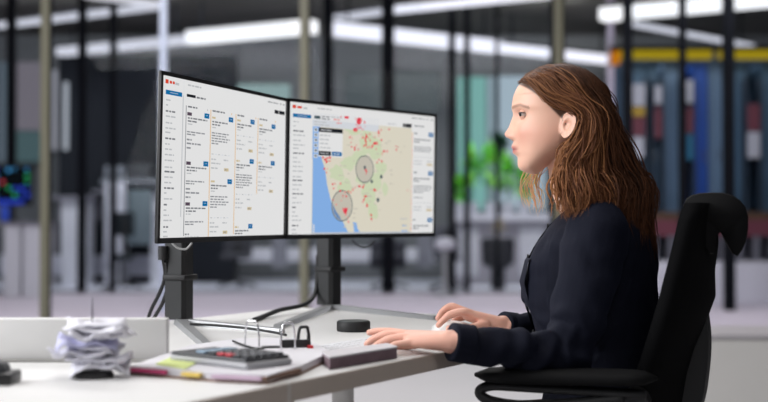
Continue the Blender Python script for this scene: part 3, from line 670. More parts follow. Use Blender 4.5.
# purple edged folder
pf = [PZ(x, y, DESK+.021) for x, y in ((330, 357), (397, 346.5), (387, 343), (322, 351))]
r = thing('document_folder', 'thick purple brown folder of papers at the near desk edge', 'folder', (pf[0].x, pf[0].y, DESK))
pc = sum(pf, V())/4
MB().prism([(v.x, v.y) for v in pf], DESK+.002, DESK+.018).build('page_block', mat('purple brown pages', lin(112, 92, 100), .8, var=.3, vscale=60.), r)
MB().prism([((v-pc)*1.02+pc)[:2] for v in pf], DESK+.018, DESK+.021).build('cover', mat('white card', lin(190, 186, 190), .6), r)
MB().prism([((v-pc)*1.01+pc)[:2] for v in pf], DESK, DESK+.002).build('back_cover', mat('purple card', lin(84, 66, 78), .6), r)
# keyboard, mouse, puck
kc = PZ(374, 346, DESK+.012); KM = Matrix(((e.x, nb.x, 0, kc.x), (e.y, nb.y, 0, kc.y), (0, 0, 1, DESK), (0, 0, 0, 1)))
kc = KM @ V((.02, .055, 0)); KM.translation = kc
r = thing('keyboard', 'slim white keyboard under the near hand of the woman', 'keyboard', kc)
MB(KM).box(-.15, .15, -.06, .06, .001, .007, bev=.002).build('body', mat('white keyboard case', lin(200, 200, 204), .4), r, True)
kw = mat('white keycap', lin(206, 206, 210), .45)
for i in range(15):
    for j in range(5):
        MB(KM).box(-.143+i*.0192, -.143+i*.0192+.0165, -.053+j*.0215, -.053+j*.0215+.0185, .007, .0105, bev=.0012).build('key', kw, r)
mc = on_desk(453, 333.5); mdir = V((-.96, .28, 0)); ms = V((-mdir.y, mdir.x, 0))
MMs = Matrix(((mdir.x, ms.x, 0, mc.x), (mdir.y, ms.y, 0, mc.y), (0, 0, 1, DESK), (0, 0, 0, 1)))
r = thing('computer_mouse', 'white computer mouse under the far hand of the woman', 'mouse', mc)
rings = []
for k in range(13):
    t = k/12; x = -.047+.094*t; w = .027*math.sqrt(max(.02, 1-(2*t-1)**4)); h = .004+.024*math.sqrt(max(0, math.sin(PI*min(1, max(0, t*.92+.03)))))
    rings.append([V((x, w*math.cos(a_), .001+max(0, h*math.sin(a_)))) for a_ in [PI*i/10 for i in range(11)]] + [V((x, -w*.9+.9*w*2*i/5, .0005)) for i in range(1, 5)])
MB(MMs).loft(rings).build('shell', mat('white mouse shell', lin(228, 228, 226), .35), r, 'all')
MB(MMs).tube([(.025, -.004, .0255), (.025, .004, .0255)], .006, 12).build('wheel', mat('grey wheel', lin(130, 130, 132), .5), r, True)
q = on_desk(353.5, 331); r = thing('puck_speaker', 'round black puck standing behind the keyboard', 'puck', q)
MB().lathe([(.036, DESK), (.0375, DESK+.003), (.0375, DESK+.02), (.036, DESK+.022)], (q.x, q.y, 0), 40).build('body', M_black2, r, True)
MB().lathe([(.0345, DESK+.022), (.034, DESK+.0235), (.004, DESK+.024)], (q.x, q.y, 0), 40).build('top_ring', mat('dark green cap', lin(44, 50, 50), .5), r, True)

# ------------------------------------------------------------------ the woman
f2 = V((-.966, .259, 0)); lat = V((-.259, -.966, 0)); Zu = V((0, 0, 1))      # torso: forward, towards the camera side
TC = V((.437, 2.5, 0))
hf = V((-.990, .139, 0)); hl = V((-.139, -.990, 0))                           # head: forward, near side
EAR = P(567, 128, 2.45); MPP = 2.45/F
def HV(u, l, py): return V((EAR.x, EAR.y, 0)) + hf*u + hl*l + Zu*P(567, py, 2.45).z
def torso(z, cs, hd, hw, n=40, ex=2.3, g=0.):
    out = []
    for i in range(n):
        a = 2*PI*i/n; c, s = math.cos(a), math.sin(a)
        x = math.copysign(abs(c)**(2/ex), c)*(hd+g); y = math.copysign(abs(s)**(2/ex), s)*(hw+g)
        out.append(V((TC.x, TC.y, z)) - f2*(cs - 0) * 1 + f2*x + lat*y)
    return out
TS = [(.47, .03, .125, .175), (.55, .03, .125, .172), (.63, .025, .115, .158), (.70, .015, .115, .152), (.76, .005, .122, .153), (.81, -.004, .130, .157), (.85, -.006, .132, .160), (.89, .0, .127, .163),
      (.93, .008, .115, .166), (.96, .014, .098, .162), (.985, .02, .082, .142), (1.005, .022, .068, .105), (1.025, .022, .058, .066)]
shL, shR = V((TC.x, TC.y, .950)) - f2*.022 + lat*.150, V((TC.x, TC.y, .950)) - f2*.022 - lat*.150
elL, wrL = P(566, 358, 2.275), P(449, 341.5, 2.2)
elR, wrR = P(556, 338, 2.66), P(502, 325.5, 2.575)
body = MB()
def gshrink(g): return [torso(z, c, d, w, g=g) for z, c, d, w in TS]
body.loft(gshrink(-.010))
def limb(mb, pts, rad, n=18, flat=1., up=None, k=24):
    p = spline(pts, k); m = len(rad)-1; r = []
    for i in range(k):
        t = i/(k-1)*m; j = min(int(t), m-1); r.append(rad[j]+(rad[j+1]-rad[j])*(t-j))
    mb.tube(p, r, n, flat=flat, up=up); mb.ball(p[0], r[0]*.98, n); mb.ball(p[-1], r[-1]*.98, n)
for s_, e_, w_ in ((shL, elL, wrL), (shR, elR, wrR)):
    limb(body, [s_, (s_+e_)/2 - f2*.005, e_], [.046, .040, .033]); limb(body, [e_, (e_+w_)/2, w_], [.032, .028, .022])
# legs, seated
hipz = .515
for sg in (1, -1):
    h = V((TC.x, TC.y, hipz)) - f2*.02 + lat*.085*sg; k_ = h + f2*.43 + lat*.04*sg + V((0, 0, -.03)); an = k_ + f2*.02 + V((0, 0, -.42))
    limb(body, [h, (h+k_)/2, k_], [.082, .072, .052]); limb(body, [k_, (k_*.6+an*.4)-f2*.012, an], [.052, .050, .032]); limb(body, [an-f2*.02, an+f2*.11+V((0, 0, -.045))], [.03, .022])
# neck
nk0 = V((TC.x, TC.y, 1.0)) - f2*.028
limb(body, [nk0+V((0, 0, -.05)), P(581, 196, 2.475), P(573, 172, 2.46), P(573, 145, 2.45)], [.066, .054, .050, .052])
# head: horizontal slices (photo row, front, back, half width)
def itp(tab, x):
    if x <= tab[0][0]: return tab[0][1]
    if x >= tab[-1][0]: return tab[-1][1]
    n = len(tab)
    def sl(i):
        if i == 0 or i == n-1: k = min(i, n-2); return (tab[k+1][1]-tab[k][1])/(tab[k+1][0]-tab[k][0])
        a = (tab[i][1]-tab[i-1][1])/(tab[i][0]-tab[i-1][0]); c = (tab[i+1][1]-tab[i][1])/(tab[i+1][0]-tab[i][0])
        return 0 if a*c <= 0 else 2*a*c/(a+c)
    for i in range(n-1):
        if x <= tab[i+1][0]:
            h = tab[i+1][0]-tab[i][0]; t = (x-tab[i][0])/h; a, c = tab[i][1], tab[i+1][1]
            return a*(2*t**3-3*t*t+1)+h*sl(i)*(t**3-2*t*t+t)+c*(3*t*t-2*t**3)+h*sl(i+1)*(t**3-t*t)
fu = lambda px: (567-px)*MPP/.99
FR = [(67.5, fu(556)), (70, fu(541)), (75, fu(530)), (82, fu(521.5)), (90, fu(516.4)), (98, fu(513.6)), (104, fu(512.8)), (108, fu(512.4)), (113.5, fu(514.2)), (120, fu(514.8)), (126, fu(515)), (134, fu(514.2)), (140, fu(514.8)), (146, fu(516)), (152, fu(517)), (158, fu(518.3)), (162, fu(518.2)), (166, fu(518.6)), (170, fu(521.5)), (172.5, fu(527)), (174, fu(533))]
BK = [(67.5, fu(566)), (70, fu(579)), (75, fu(590)), (85, fu(600)), (100, fu(607)), (115, fu(607)), (130, fu(600)), (142, fu(586)), (150, fu(574)), (158, fu(560)), (164, fu(551)), (168, fu(545)), (174, fu(538))]
HW = [(67.5, .012), (70, .034), (75, .052), (83, .066), (95, .0735), (108, .0745), (120, .073), (132, .070), (142, .0655), (152, .058), (160, .049), (167, .037), (171, .026), (174, .010)]
NO = [(110, 0), (114, .0012), (120, .0062), (126, .0112), (130, .0150), (133.6, .0186), (136, .0165), (138.3, .0095), (140.5, .003), (142, .0)]
NW = [(110, .009), (120, .0085), (128, .0105), (134, .0135), (140, .015)]
LP = [(141, 0), (144, .0056), (146.8, .0086), (148.6, .0066), (149.4, .0030), (150.3, .0070), (152.6, .0076), (155, .0022), (157, 0)]
rings = []; NT = 128
for k in range(150):
    py = 67.5+(174-67.5)*k/149
    fr, bk, hw = itp(FR, py), itp(BK, py), itp(HW, py); uc, a_ = (fr+bk)/2, (fr-bk)/2; ring = []
    for i in range(NT):
        th = 2*PI*i/NT; th = th - .32*math.sin(th)         # more points towards the face
        c, s = math.cos(th), math.sin(th); ex = 2.0
        x = math.copysign(abs(c)**(2/ex), c); y = math.copysign(abs(s)**(2/ex), s)
        u, l = uc+a_*x, hw*y*(1-.10*max(0, x)**2*(1 if py > 95 else .4))
        if x > 0:
            u += itp(NO, py)*math.exp(-(l/itp(NW, py))**2)
            u += .0045*math.exp(-((abs(l)-.013)/.006)**2-((py-137)/2.6)**2)      # nostril wings
            u -= .0125*math.exp(-((abs(l)-.031)/.015)**2-((py-115.5)/5.2)**2)      # eye sockets
            u += .0030*math.exp(-((abs(l)-.030)/.018)**2-((py-107)/3.)**2)        # brow ridge
            u += .0035*math.exp(-((abs(l)-.040)/.016)**2-((py-130)/8.)**2)        # cheekbone
            u -= .004*math.exp(-((abs(l)-.0065)/.0035)**2-((py-139.6)/1.2)**2)
            u += itp(LP, py)*math.exp(-(l/.0215)**4)
        ring.append(HV(u, l, py))
    rings.append(ring)
body.loft(rings)
# hands
NAILS = []
def hand(mb, wrist, palm, fingers, thumb):
    # wrist centre -> list of (centre, half width, half thickness, width axis)
    rr = []
    for c, w, t, ax, nm in palm:
        rr.append([c + ax*w*math.copysign(abs(math.cos(2*PI*i/20))**.8, math.cos(2*PI*i/20)) + nm*t*math.sin(2*PI*i/20) for i in range(20)])
    mb.loft(rr)
    for pts, r0, r1 in fingers + [thumb]:
        NAILS.append((pts[-2], pts[-1], r1)); p = spline(pts, 22); mb.tube(p, [r0+(r1-r0)*i/21 + .0008*math.exp(-((i-10)/2.)**2) for i in range(22)], 12); mb.ball(p[-1], r1, 12); mb.ball(p[0], r0, 12)
def mkpalm(wr, kin, kpi, w0=.0235, t0=.0190):
    out = []
    mid = (kin+kpi)/2; ax1 = (kin-kpi).normalized(); d = (mid-wr).normalized()
    for t in (-.28, -.15, 0, .3, .6, .85, 1.02, 1.1):
        c = wr.lerp(mid, t); w = (w0-.005*(t < 0) if t <= 0 else w0+((kin-kpi).length/2+.006-w0)*min(1, t*1.25)); th = (t0 if t <= 0 else t0-.0065*t) if t < 1.05 else .006
        a0 = ax1; nm = d.cross(a0).normalized(); nm = nm if nm.z > 0 else -nm; out.append((c, w if t < 1.05 else w*.85, th, a0, nm))
    return out
kiL, kpL = P(404, 333.8, 2.272), P(409, 343, 2.205)
kmL, krL = P(401, 334, 2.252), P(403, 337.5, 2.228)
hand(body, wrL, mkpalm(wrL, kiL, kpL), [
    ([kiL.lerp(wrL, .3), kiL, P(389, 332, 2.283), P(378, 331.3, 2.29), P(369.5, 332.6, 2.295)], .0095, .0064),
    ([kmL.lerp(wrL, .3), kmL, P(385, 335, 2.262), P(373, 339.5, 2.268), P(367, 344, 2.27)], .0095, .0066),
    ([krL.lerp(wrL, .3), krL, P(388, 340, 2.235), P(378, 344.5, 2.238), P(374, 348, 2.238)], .0092, .0063),
    ([kpL.lerp(wrL, .3), kpL, P(395, 345.5, 2.206), P(387, 349, 2.207), P(383, 351, 2.208)], .0085, .0057)],
    ([P(434, 342, 2.225), P(419, 343, 2.262), P(407, 345, 2.288), P(396, 346, 2.30)], .0115, .0075))
kiR, kpR = P(464, 312, 2.552), P(468, 317, 2.622)
kmR, krR = P(461.5, 310, 2.577), P(463, 312, 2.602)
hand(body, wrR, mkpalm(wrR, kiR, kpR, .025, .018), [
    ([kiR.lerp(wrR, .3), kiR, P(451, 314.5, 2.552), P(443.5, 320, 2.552), P(438.5, 325, 2.552)], .0097, .0066),
    ([kmR.lerp(wrR, .3), kmR, P(451, 306.5, 2.582), P(443, 311, 2.584), P(438, 318.5, 2.584)], .0097, .0066),
    ([krR.lerp(wrR, .3), krR, P(452, 312, 2.608), P(446, 318, 2.61), P(442, 324, 2.61)], .0093, .0064),
    ([kpR.lerp(wrR, .3), kpR, P(457, 319, 2.628), P(451, 325, 2.63), P(448, 329, 2.63)], .0085, .0058)],
    ([P(485, 325, 2.552), P(470, 329, 2.53), P(458, 330, 2.525), P(449, 328.5, 2.528)], .0118, .0075))
# outer ear (near and far), as a cup with a rim
def ear(mb, sg):
    rings = []; nn = 36
    prof = [(.0, -.004, 0), (.30, -.004, 0), (.45, .002, 0), (.62, .0045, 0), (.74, .0015, 0), (.86, .004, 0), (.95, .0062, 0), (1.03, .0045, 0), (1.0, -.002, 0), (.8, -.006, 0), (.6, -.016, 0), (.3, -.02, 0)]
    for r_, h_, _ in prof:
        ring = []
        for i in range(nn):
            a = 2*PI*i/nn; c, s = math.cos(a), math.sin(a)
            ru = .0165*(1+.12*s)*(1 if c < 0 else .82); rv = .0265
            u = -.0 + ru*r_*c - .004*s*r_; dv = rv*r_*s*(1 if s > 0 else .95)
            hh = h_*(1 if s > -.75 else .55) + .026*(-c*r_)*.5
            ring.append(HV(u+.001, sg*(.0775+hh+.004), 128.5 - dv/MPP))
        rings.append(ring)
    mb.loft(rings)
ear(body, 1); ear(body, -1)
def remesh(mb, name, voxel, smooth=2):
    me = bpy.data.meshes.new(name); me.from_pydata([tuple(v) for v in mb.v], [], mb.f)
    bm = bmesh.new(); bm.from_mesh(me); bmesh.ops.triangulate(bm, faces=[f for f in bm.faces if len(f.verts) > 4]); bmesh.ops.recalc_face_normals(bm, faces=bm.faces); bm.to_mesh(me); bm.free()
    o = bpy.data.objects.new(name, me); C.objects.link(o)
    m = o.modifiers.new('r', 'REMESH'); m.mode = 'VOXEL'; m.voxel_size = voxel; m.adaptivity = 0; m.use_smooth_shade = True
    if smooth: s = o.modifiers.new('s', 'SMOOTH'); s.factor = .5; s.iterations = smooth
    dg = bpy.context.evaluated_depsgraph_get(); dg.update()
    me2 = bpy.data.meshes.new_from_object(o.evaluated_get(dg)); bpy.data.objects.remove(o); bpy.data.meshes.remove(me)
    co = np.empty(len(me2.vertices)*3); me2.vertices.foreach_get('co', co); return me2, co.reshape(-1, 3)
def place(me, co, name, mats, parent, loc):
    me.vertices.foreach_set('co', (co-np.array(loc)).ravel()); me.update(); me.name = name; me.materials.clear()
    for m in mats: me.materials.append(m)
    me.polygons.foreach_set('use_smooth', [True]*len(me.polygons))
    o = bpy.data.objects.new(name, me); C.objects.link(o)
    if parent is None: o.location = loc; WM[o.name] = Matrix.Translation(loc)
    else: o.parent = parent; o.location = WM[parent.name].inverted() @ V(loc); WM[o.name] = Matrix.Translation(loc)
    return o
me, co = remesh(body, 'person', .0021, 2)
# skin pigments: base, lips, brows, cheeks, scalp; nostril and mouth line shade painted in
rel = co - np.array([EAR.x, EAR.y, 0]); U = rel @ np.array(hf); Lq = rel @ np.array(hl); PY = 218.9 - (co[:, 2]-HC)/MPP
base = np.array(lin(226, 178, 155)); pig = np.tile(base, (len(co), 1))
def blend(w, c):
    global pig
    w = np.clip(w, 0, 1)[:, None]; pig = pig*(1-w)+np.array(c)*w
headm = (PY < 176) & (PY > 60) & (np.abs(Lq) < .09)
blend(.30*np.exp(-((np.abs(Lq)-.045)/.022)**2-((PY-136)/10)**2)*(U > .02)*headm, lin(214, 122, 108))
blend(.25*np.exp(-((U-.122)/.01)**2-((PY-134)/5)**2)*headm, lin(220, 130, 112))
lipc = lin(184, 92, 94); lipw = np.exp(-((np.abs(PY-149.3)/3.6)**4))*np.exp(-(Lq/.0225)**6)*(U > .082)*headm
blend(lipw*.85, lipc); blend(np.exp(-((PY-149.4)/.7)**2)*np.exp(-(Lq/.022)**6)*(U > .08)*headm*.7, lin(96, 40, 40))
bw = np.exp(-(((PY-(107.6-np.clip((np.abs(Lq)-.012)/.03, 0, 1)*1.6+np.clip((np.abs(Lq)-.042)/.012, 0, 1)*3.2))/1.6)**4))*(np.abs(Lq) > .011)*(np.abs(Lq) < .056)*(U > .045)*headm
blend(bw*.6, lin(104, 70, 52))
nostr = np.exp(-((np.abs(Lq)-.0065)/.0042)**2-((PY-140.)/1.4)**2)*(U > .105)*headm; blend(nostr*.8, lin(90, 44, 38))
hairline = np.interp(U, [-.2, -.01, .012, .03, .055, .08, .098, .13], [175, 140, 122, 113, 100, 91, 85.5, 78])
scalp = np.clip((hairline-PY)/2., 0, 1)*headm*np.where((U < .018), 1, 1); scalp = scalp*(np.abs(Lq) < .0765); blend(scalp, lin(78, 52, 36))
hand_m = (co[:, 0] < .32) & (co[:, 2] < .86) & (co[:, 2] > .7); blend(hand_m*.4, lin(214, 152, 140))
legm = co[:, 2] < .685; 
at = me.color_attributes.new('pigment', 'FLOAT_COLOR', 'POINT'); at.data.foreach_set('color', np.c_[pig, np.ones(len(pig))].ravel())
M_skin = attr_mat('skin', .46, .12, .4, .08, 420)
woman = place(me, co, 'person', [M_skin], None, (TC.x, TC.y, 0.02))
tag(woman, 'woman with long wavy brown hair in a navy shirt working at the desk', 'person')
# eyes
for sg in (1, -1):
    c = HV(.0845, sg*.0305, 115.2); r_ = .0118; eb = MB(); eb.ball(c, r_, 24)
    eo = eb.build('eyeball', mat('eye white', lin(186, 164, 154), .25), woman, 'all')
    gd = (hf*.93 + hl*.34 + V((0, 0, -.05))).normalized(); sd = gd.cross(Zu).normalized(); ud = sd.cross(gd)
    ir = MB()
    for rad, off, mi in ((.0064, .0006, 0), (.0034, .0009, 1)):
        ring2 = []
        for q_ in (0.01, .5, 1.):
            ring2.append([c + gd*(math.sqrt(max(0, r_**2-(rad*q_)**2))+off) + (sd*math.cos(2*PI*i/20)+ud*math.sin(2*PI*i/20))*rad*q_ for i in range(20)])
        ir.loft(ring2, mi, cap=True)
    ir.build('iris', [mat('iris', lin(40, 42, 42), .15), mat('pupil', (.004, .004, .004), .1)], eo, 'all')
    ld = MB()
    for t0, t1, mi in ((.26, 1.5, 0), (-1.4, -.36, 0), (.12, .34, 1)):       # upper lid, lower lid, lash line
        rr = []
        for k in range(7):
            el = t0+(t1-t0)*k/6; rr.append([c + ((hf*math.cos(az)+hl*math.sin(az))*math.cos(el*(1-.25*(abs(az)/1.4)**2)) + Zu*math.sin(el*(1-.25*(abs(az)/1.4)**2)))*(r_+(.0012 if mi == 0 else .0022)) for az in [-1.45+2.9*i/24 for i in range(25)]])
        ld.loft(rr, mi, cap=False, closed=False)
    ld.build('eyelids', [mat('lid skin', lin(222, 170, 148), .5), mat('lash', lin(46, 32, 26), .6)], woman, 'all')
# fingernails
for a_, t_, r1 in NAILS:
    d = (t_-a_).normalized(); u_ = (Zu-d*Zu.dot(d)).normalized(); c_ = t_ + d*r1*.35 + u_*r1*.62
    MB().tube([c_-d*.0055-u_*-.0008, c_-d*.003+u_*.0010, c_, c_+d*.0028-u_*.0016], [r1*.5, r1*.62, r1*.6, r1*.4], 12, flat=.22, up=u_).build('fingernail', mat('nail', lin(226, 172, 164), .3), woman, 'all')
# trousers and shoes
tr = MB()
for sg in (1, -1):
    h = V((TC.x, TC.y, hipz)) - f2*.02 + lat*.085*sg; k_ = h + f2*.43 + lat*.04*sg + V((0, 0, -.03)); an = k_ + f2*.02 + V((0, 0, -.42))
    limb(tr, [h, (h+k_)/2, k_], [.088, .076, .058]); limb(tr, [k_, (k_*.6+an*.4)-f2*.012, an+V((0, 0, .02))], [.061, .060, .048])
    sm = MB(); limb(sm, [an-f2*.03+V((0, 0, -.01)), an+f2*.03+V((0, 0, -.03)), an+f2*.13+V((0, 0, -.05))], [.042, .04, .028], flat=.8)
    me, co = remesh(sm, 'shoe', .005, 2); co[:, 2] = np.maximum(co[:, 2], .012); place(me, co, 'shoe', [mat('dark leather', lin(40, 34, 32), .4)], woman, tuple(an*1))
tr.loft([torso(z, .03, .125, .172, g=.006) for z in (.465, .52, .60)])
me, co = remesh(tr, 'trousers', .007, 3); place(me, co, 'trousers', [mat('brown trousers', lin(104, 74, 60), .85, bump=.2, bscale=90)], woman, (TC.x, TC.y, .3))
# shirt: torso and sleeves in one cloth, with folds
sh = MB(); sh.loft([torso(z, c, d, w, g=(.006 if z > .6 else .010)) for z, c, d, w in TS[1:-1]])
cu0L, cu1L = wrL.lerp(elL, .02), wrL.lerp(elL, .17); cu0R, cu1R = wrR.lerp(elR, .02), wrR.lerp(elR, .2)
limb(sh, [shL+V((0, 0, .004)), shL.lerp(elL, .5)-f2*.004+lat*.006, elL], [.064, .058, .047], 24); limb(sh, [elL, (elL+wrL)/2+V((0, 0, .001)), cu1L], [.045, .0365, .0300], 24)
limb(sh, [shR+V((0, 0, .004)), shR.lerp(elR, .5)-f2*.004, elR], [.066, .062, .054], 24); limb(sh, [elR, (elR+wrR)/2, cu1R], [.052, .044, .032], 24)
me, co = remesh(sh, 'shirt', .0042, 4)
nrm = np.empty(len(co)*3); me.vertices.foreach_get('normal', nrm); nrm = nrm.reshape(-1, 3)
def seg(co, a, b):
    a, b = np.array(a), np.array(b); d = b-a; t = np.clip(((co-a)@d)/(d@d), -.2, 1.2); return t, np.linalg.norm(co-(a+t[:, None]*d), axis=1)
tU, dU = seg(co, shL, elL); tF, dF = seg(co, elL, cu1L); tR, dR = seg(co, elR, cu1R); tUR, dUR = seg(co, shR, elR)
disp = np.zeros(len(co)); ns = np.array([[noise.noise(V(p)*17), noise.noise(V((p[0]*34, p[1]*34, p[2]*20)))] for p in co])
disp += .0045*ns[:, 0] + .0022*ns[:, 1]
ph = co[:, 2]*9+ns[:, 0]*1.6
disp += .0052*np.sin((tF*26)+ns[:, 0]*2.5+nrm[:, 2]*1.2)*np.clip(1-abs(tF-.35)/.5, 0, 1)*(dF < .075)*(tF > -.1)
disp += .0045*np.sin((tU*20)+ns[:, 0]*2.8+(co@np.array(f2))*30)*np.clip((tU-.45)/.4, 0, 1)*(dU < .09)
disp += .003*np.sin(tU*11+ns[:, 0]*3+(co@np.array(f2))*45)*np.clip(1-abs(tU-.25)/.4, 0, 1)*(dU < .09)
disp += .0045*np.sin(tR*22+ns[:, 0]*2.5)*np.clip(1-abs(tR-.4)/.5, 0, 1)*(dR < .07)
fw = (co-np.array([TC.x, TC.y, 0]))@np.array(f2)
disp += .005*np.sin(co[:, 2]*60+((co-np.array(TC))@np.array(lat))*40+ns[:, 0]*3)*np.clip((fw-.03)/.08, 0, 1)*np.clip((.92-co[:, 2])/.1, 0, 1)
co = co + nrm*disp[:, None]
M_shirt = mat('navy cotton', (.0040, .0050, .0125), .8, bump=.25, bscale=420, spec=.15, Sheen_Weight=.03, Sheen_Roughness=.5, Sheen_Tint=(.35, .42, .8, 1))
shirt = place(me, co, 'shirt', [M_shirt], woman, (TC.x, TC.y, .7))
def ringtube(c0, c1, r0, r1, name, th=.003):
    p = [c0.lerp(c1, k/8) for k in range(9)]; mb = MB(); mb.tube(p, [r0+(r1-r0)*k/8+th for k in range(9)], 28)
    return mb.build(name, M_shirt, shirt, 'all')
ringtube(cu0L, cu1L.lerp(elL, .02), .0324, .0338, 'cuff'); ringtube(cu0R, cu1R.lerp(elR, .02), .0285, .031, 'cuff')
# collar
col = MB(); rr = []
nc = V((TC.x, TC.y, 0)) - f2*.024
for ro, z in ((.060, 1.005), (.0585, 1.035), (.0625, 1.043), (.070, 1.036), (.083, 1.006), (.079, 1.002), (.066, 1.028)):
    row = []
    for i in range(41):
        a = .22+(2*PI-.44)*i/40; fr_ = (math.cos(a)+1)/2; row.append(nc + (f2*math.cos(a)+lat*math.sin(a))*(ro+(.012*fr_**3 if ro > .065 else .004*fr_)) + Zu*(z-.030*fr_**2-(.018*fr_**6 if ro > .07 else 0)))
    rr.append(row)
col.loft(rr, cap=False, closed=False); col.build('collar', M_shirt, shirt, 'all')
# button placket, chest pocket flap and buttons
plk = MB()
def chest(z, l, off):
    for (a, b) in zip(TS, TS[1:]):
        if a[0] <= z <= b[0]:
            t = (z-a[0])/(b[0]-a[0]); c, d, w = [a[i]+(b[i]-a[i])*t for i in (1, 2, 3)]; break
    x = (1-min(1, abs(l)/(w+.006))**2.3)**(1/2.3)*(d+.006)
    return V((TC.x, TC.y, z)) + f2*(x-c+off) + lat*l
rows = [[chest(z, l, .005) for l in (-.016, -.015, 0, .015, .016)] for z in [.62+.02*i for i in range(19)]]
plk.loft(rows, cap=False, closed=False); plk.build('placket', M_shirt, shirt, 'all')
for z in (.66, .74, .82, .90, .965):
    p = chest(z, 0, .007); MB().tube([p, p+f2*.003], .0055, 12).build('button', M_black, shirt, True)
pk = MB(); pk.loft([[chest(z, l, o_) for l in (.045, .06, .08, .10)] for z, o_ in ((.80, .003), (.85, .007), (.895, .009), (.90, .007))], cap=False, closed=False); pk.build('chest_pocket', M_shirt, shirt, 'all')
# hair: many tapered locks
random.seed(17)
hv, hfaces, hcol = [], [], []; SKZ = P(567, 105, 2.45).z
def lock(pts, r0, col, n=26, flat=.55, wave=0., ph=0., wl=.06):
    p = spline(pts, n); L = 0; q = []
    for i, a in enumerate(p):
        if i: L += (p[i]-p[i-1]).length
        k = max(0, (i/(n-1)-.34))/.66
        t = (p[min(i+1, n-1)]-p[max(i-1, 0)]).normalized(); s_ = t.cross(V((0, 1, 0))).normalized(); b_ = t.cross(s_)
        q.append(a + (s_*math.sin(2*PI*L/wl+ph) + b_*.7*math.cos(2*PI*L/wl+ph*1.3))*wave*k)
    for i, a in enumerate(q):
        rl = a-V((EAR.x, EAR.y, 0)); u_, l_, v_ = rl.dot(hf)-.0144, rl.dot(hl), a.z-SKZ
        if v_ > -.012:
            e_ = math.sqrt((u_/.099)**2+(l_/.077)**2+(v_/.081)**2); g_ = 1.012+.012*random.random()
            if .3 < e_ < g_: k = g_/e_-1; q[i] = a + hf*(u_*k) + hl*(l_*k) + Zu*(v_*k)
    o = len(hv); m = 5; pn = V((random.gauss(0, 1), random.gauss(0, 1), random.gauss(0, .3)))
    for i, a in enumerate(q):
        t = (q[min(i+1, n-1)]-q[max(i-1, 0)]).normalized(); nn_ = (pn-t*pn.dot(t)).normalized(); pn = nn_; bb = t.cross(nn_); f_ = i/(n-1)
        r = r0*min(1, .55+f_*2.2)*(1-max(0, (f_-.72)/.28)**1.6*.92)
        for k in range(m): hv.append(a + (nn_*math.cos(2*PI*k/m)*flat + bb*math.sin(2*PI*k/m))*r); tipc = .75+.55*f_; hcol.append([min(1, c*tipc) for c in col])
    for i in range(n-1):
        for k in range(m): j = (k+1) % m; hfaces.append((o+i*m+k, o+i*m+j, o+(i+1)*m+j, o+(i+1)*m+k))
    hfaces.append([o+k for k in range(m)][::-1]); hfaces.append([o+(n-1)*m+k for k in range(m)])
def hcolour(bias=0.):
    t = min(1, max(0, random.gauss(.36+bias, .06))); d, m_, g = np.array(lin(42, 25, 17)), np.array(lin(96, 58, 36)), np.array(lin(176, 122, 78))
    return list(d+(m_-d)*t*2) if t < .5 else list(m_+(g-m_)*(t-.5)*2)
def HP(px, py, l): return HV(fu(px), l, py)
def strand(t, sg, lay):
    # t: 0 the lock framing the face, 1 the middle of the back; lay pushes outwards
    j = lambda a: random.gauss(0, a)
    lr = lambda a, b: a+(b-a)*t
    top = lr(521.5, 592)+j(2.); ty = itp([(515, 87), (521, 81.5), (530, 73.5), (540, 68.8), (552, 66), (565, 65.3), (580, 69.5), (592, 76.5), (605, 90)], top)
    p0 = HP(top, ty-.6, sg*abs(.004+j(.004))-.004)
    if t < .22:
        k = t/.22
        p1 = HP(532+23*k+j(1.5), 84.5-5*k+j(1.2), sg*(.052+.006*k+lay)); p2 = HP(551+15*k+j(1.2), 102-8*k+j(1.2), sg*(.0745+lay)); p3 = HP(572+12*k+j(1.5), 111-3*k+j(1.2), sg*(.083+lay))
        mids = [p1, p2, p3]
        mids.append(HP(585+7*k+j(1.5), 125+j(2), sg*(.086+lay))); mids.append(HP(581+9*k+j(2), 145+j(2), sg*(.088+lay)))
    else:
        k = (t-.22)/.78; ca = math.cos(k*PI/2)
        mids = [HP(lr(545, 602)+j(2), lr(80, 92)+j(2), sg*(.058*ca**.7+.004+lay)), HP(lr(566, 609)+j(2), lr(100, 110)+j(2), sg*(.080*ca**.7+lay)), HP(lr(580, 611)+j(2), 128+j(2), sg*(.084*ca**.7+lay))]
    ca = math.cos(t*PI/2)**.8
    x3 = (567+62*t) if sg > 0 else (572+58*t); x4 = (564+84*t) if sg > 0 else (578+72*t)
    front = t < .3
    y4 = 208+54*max(0, t-.15)+j(7)
    m3 = HP(x3+j(3.4), 165+j(4), sg*(.086*ca+.006)+j(.006)); p4 = HP((x3+x4)/2+3+j(4), 192+j(4), sg*(.098*ca+.006)+j(.009)); p5 = HP(x4+j(5.), y4, sg*(.108*ca+.006)+j(.012))
    return [p0]+mids+[m3, p4, p5]
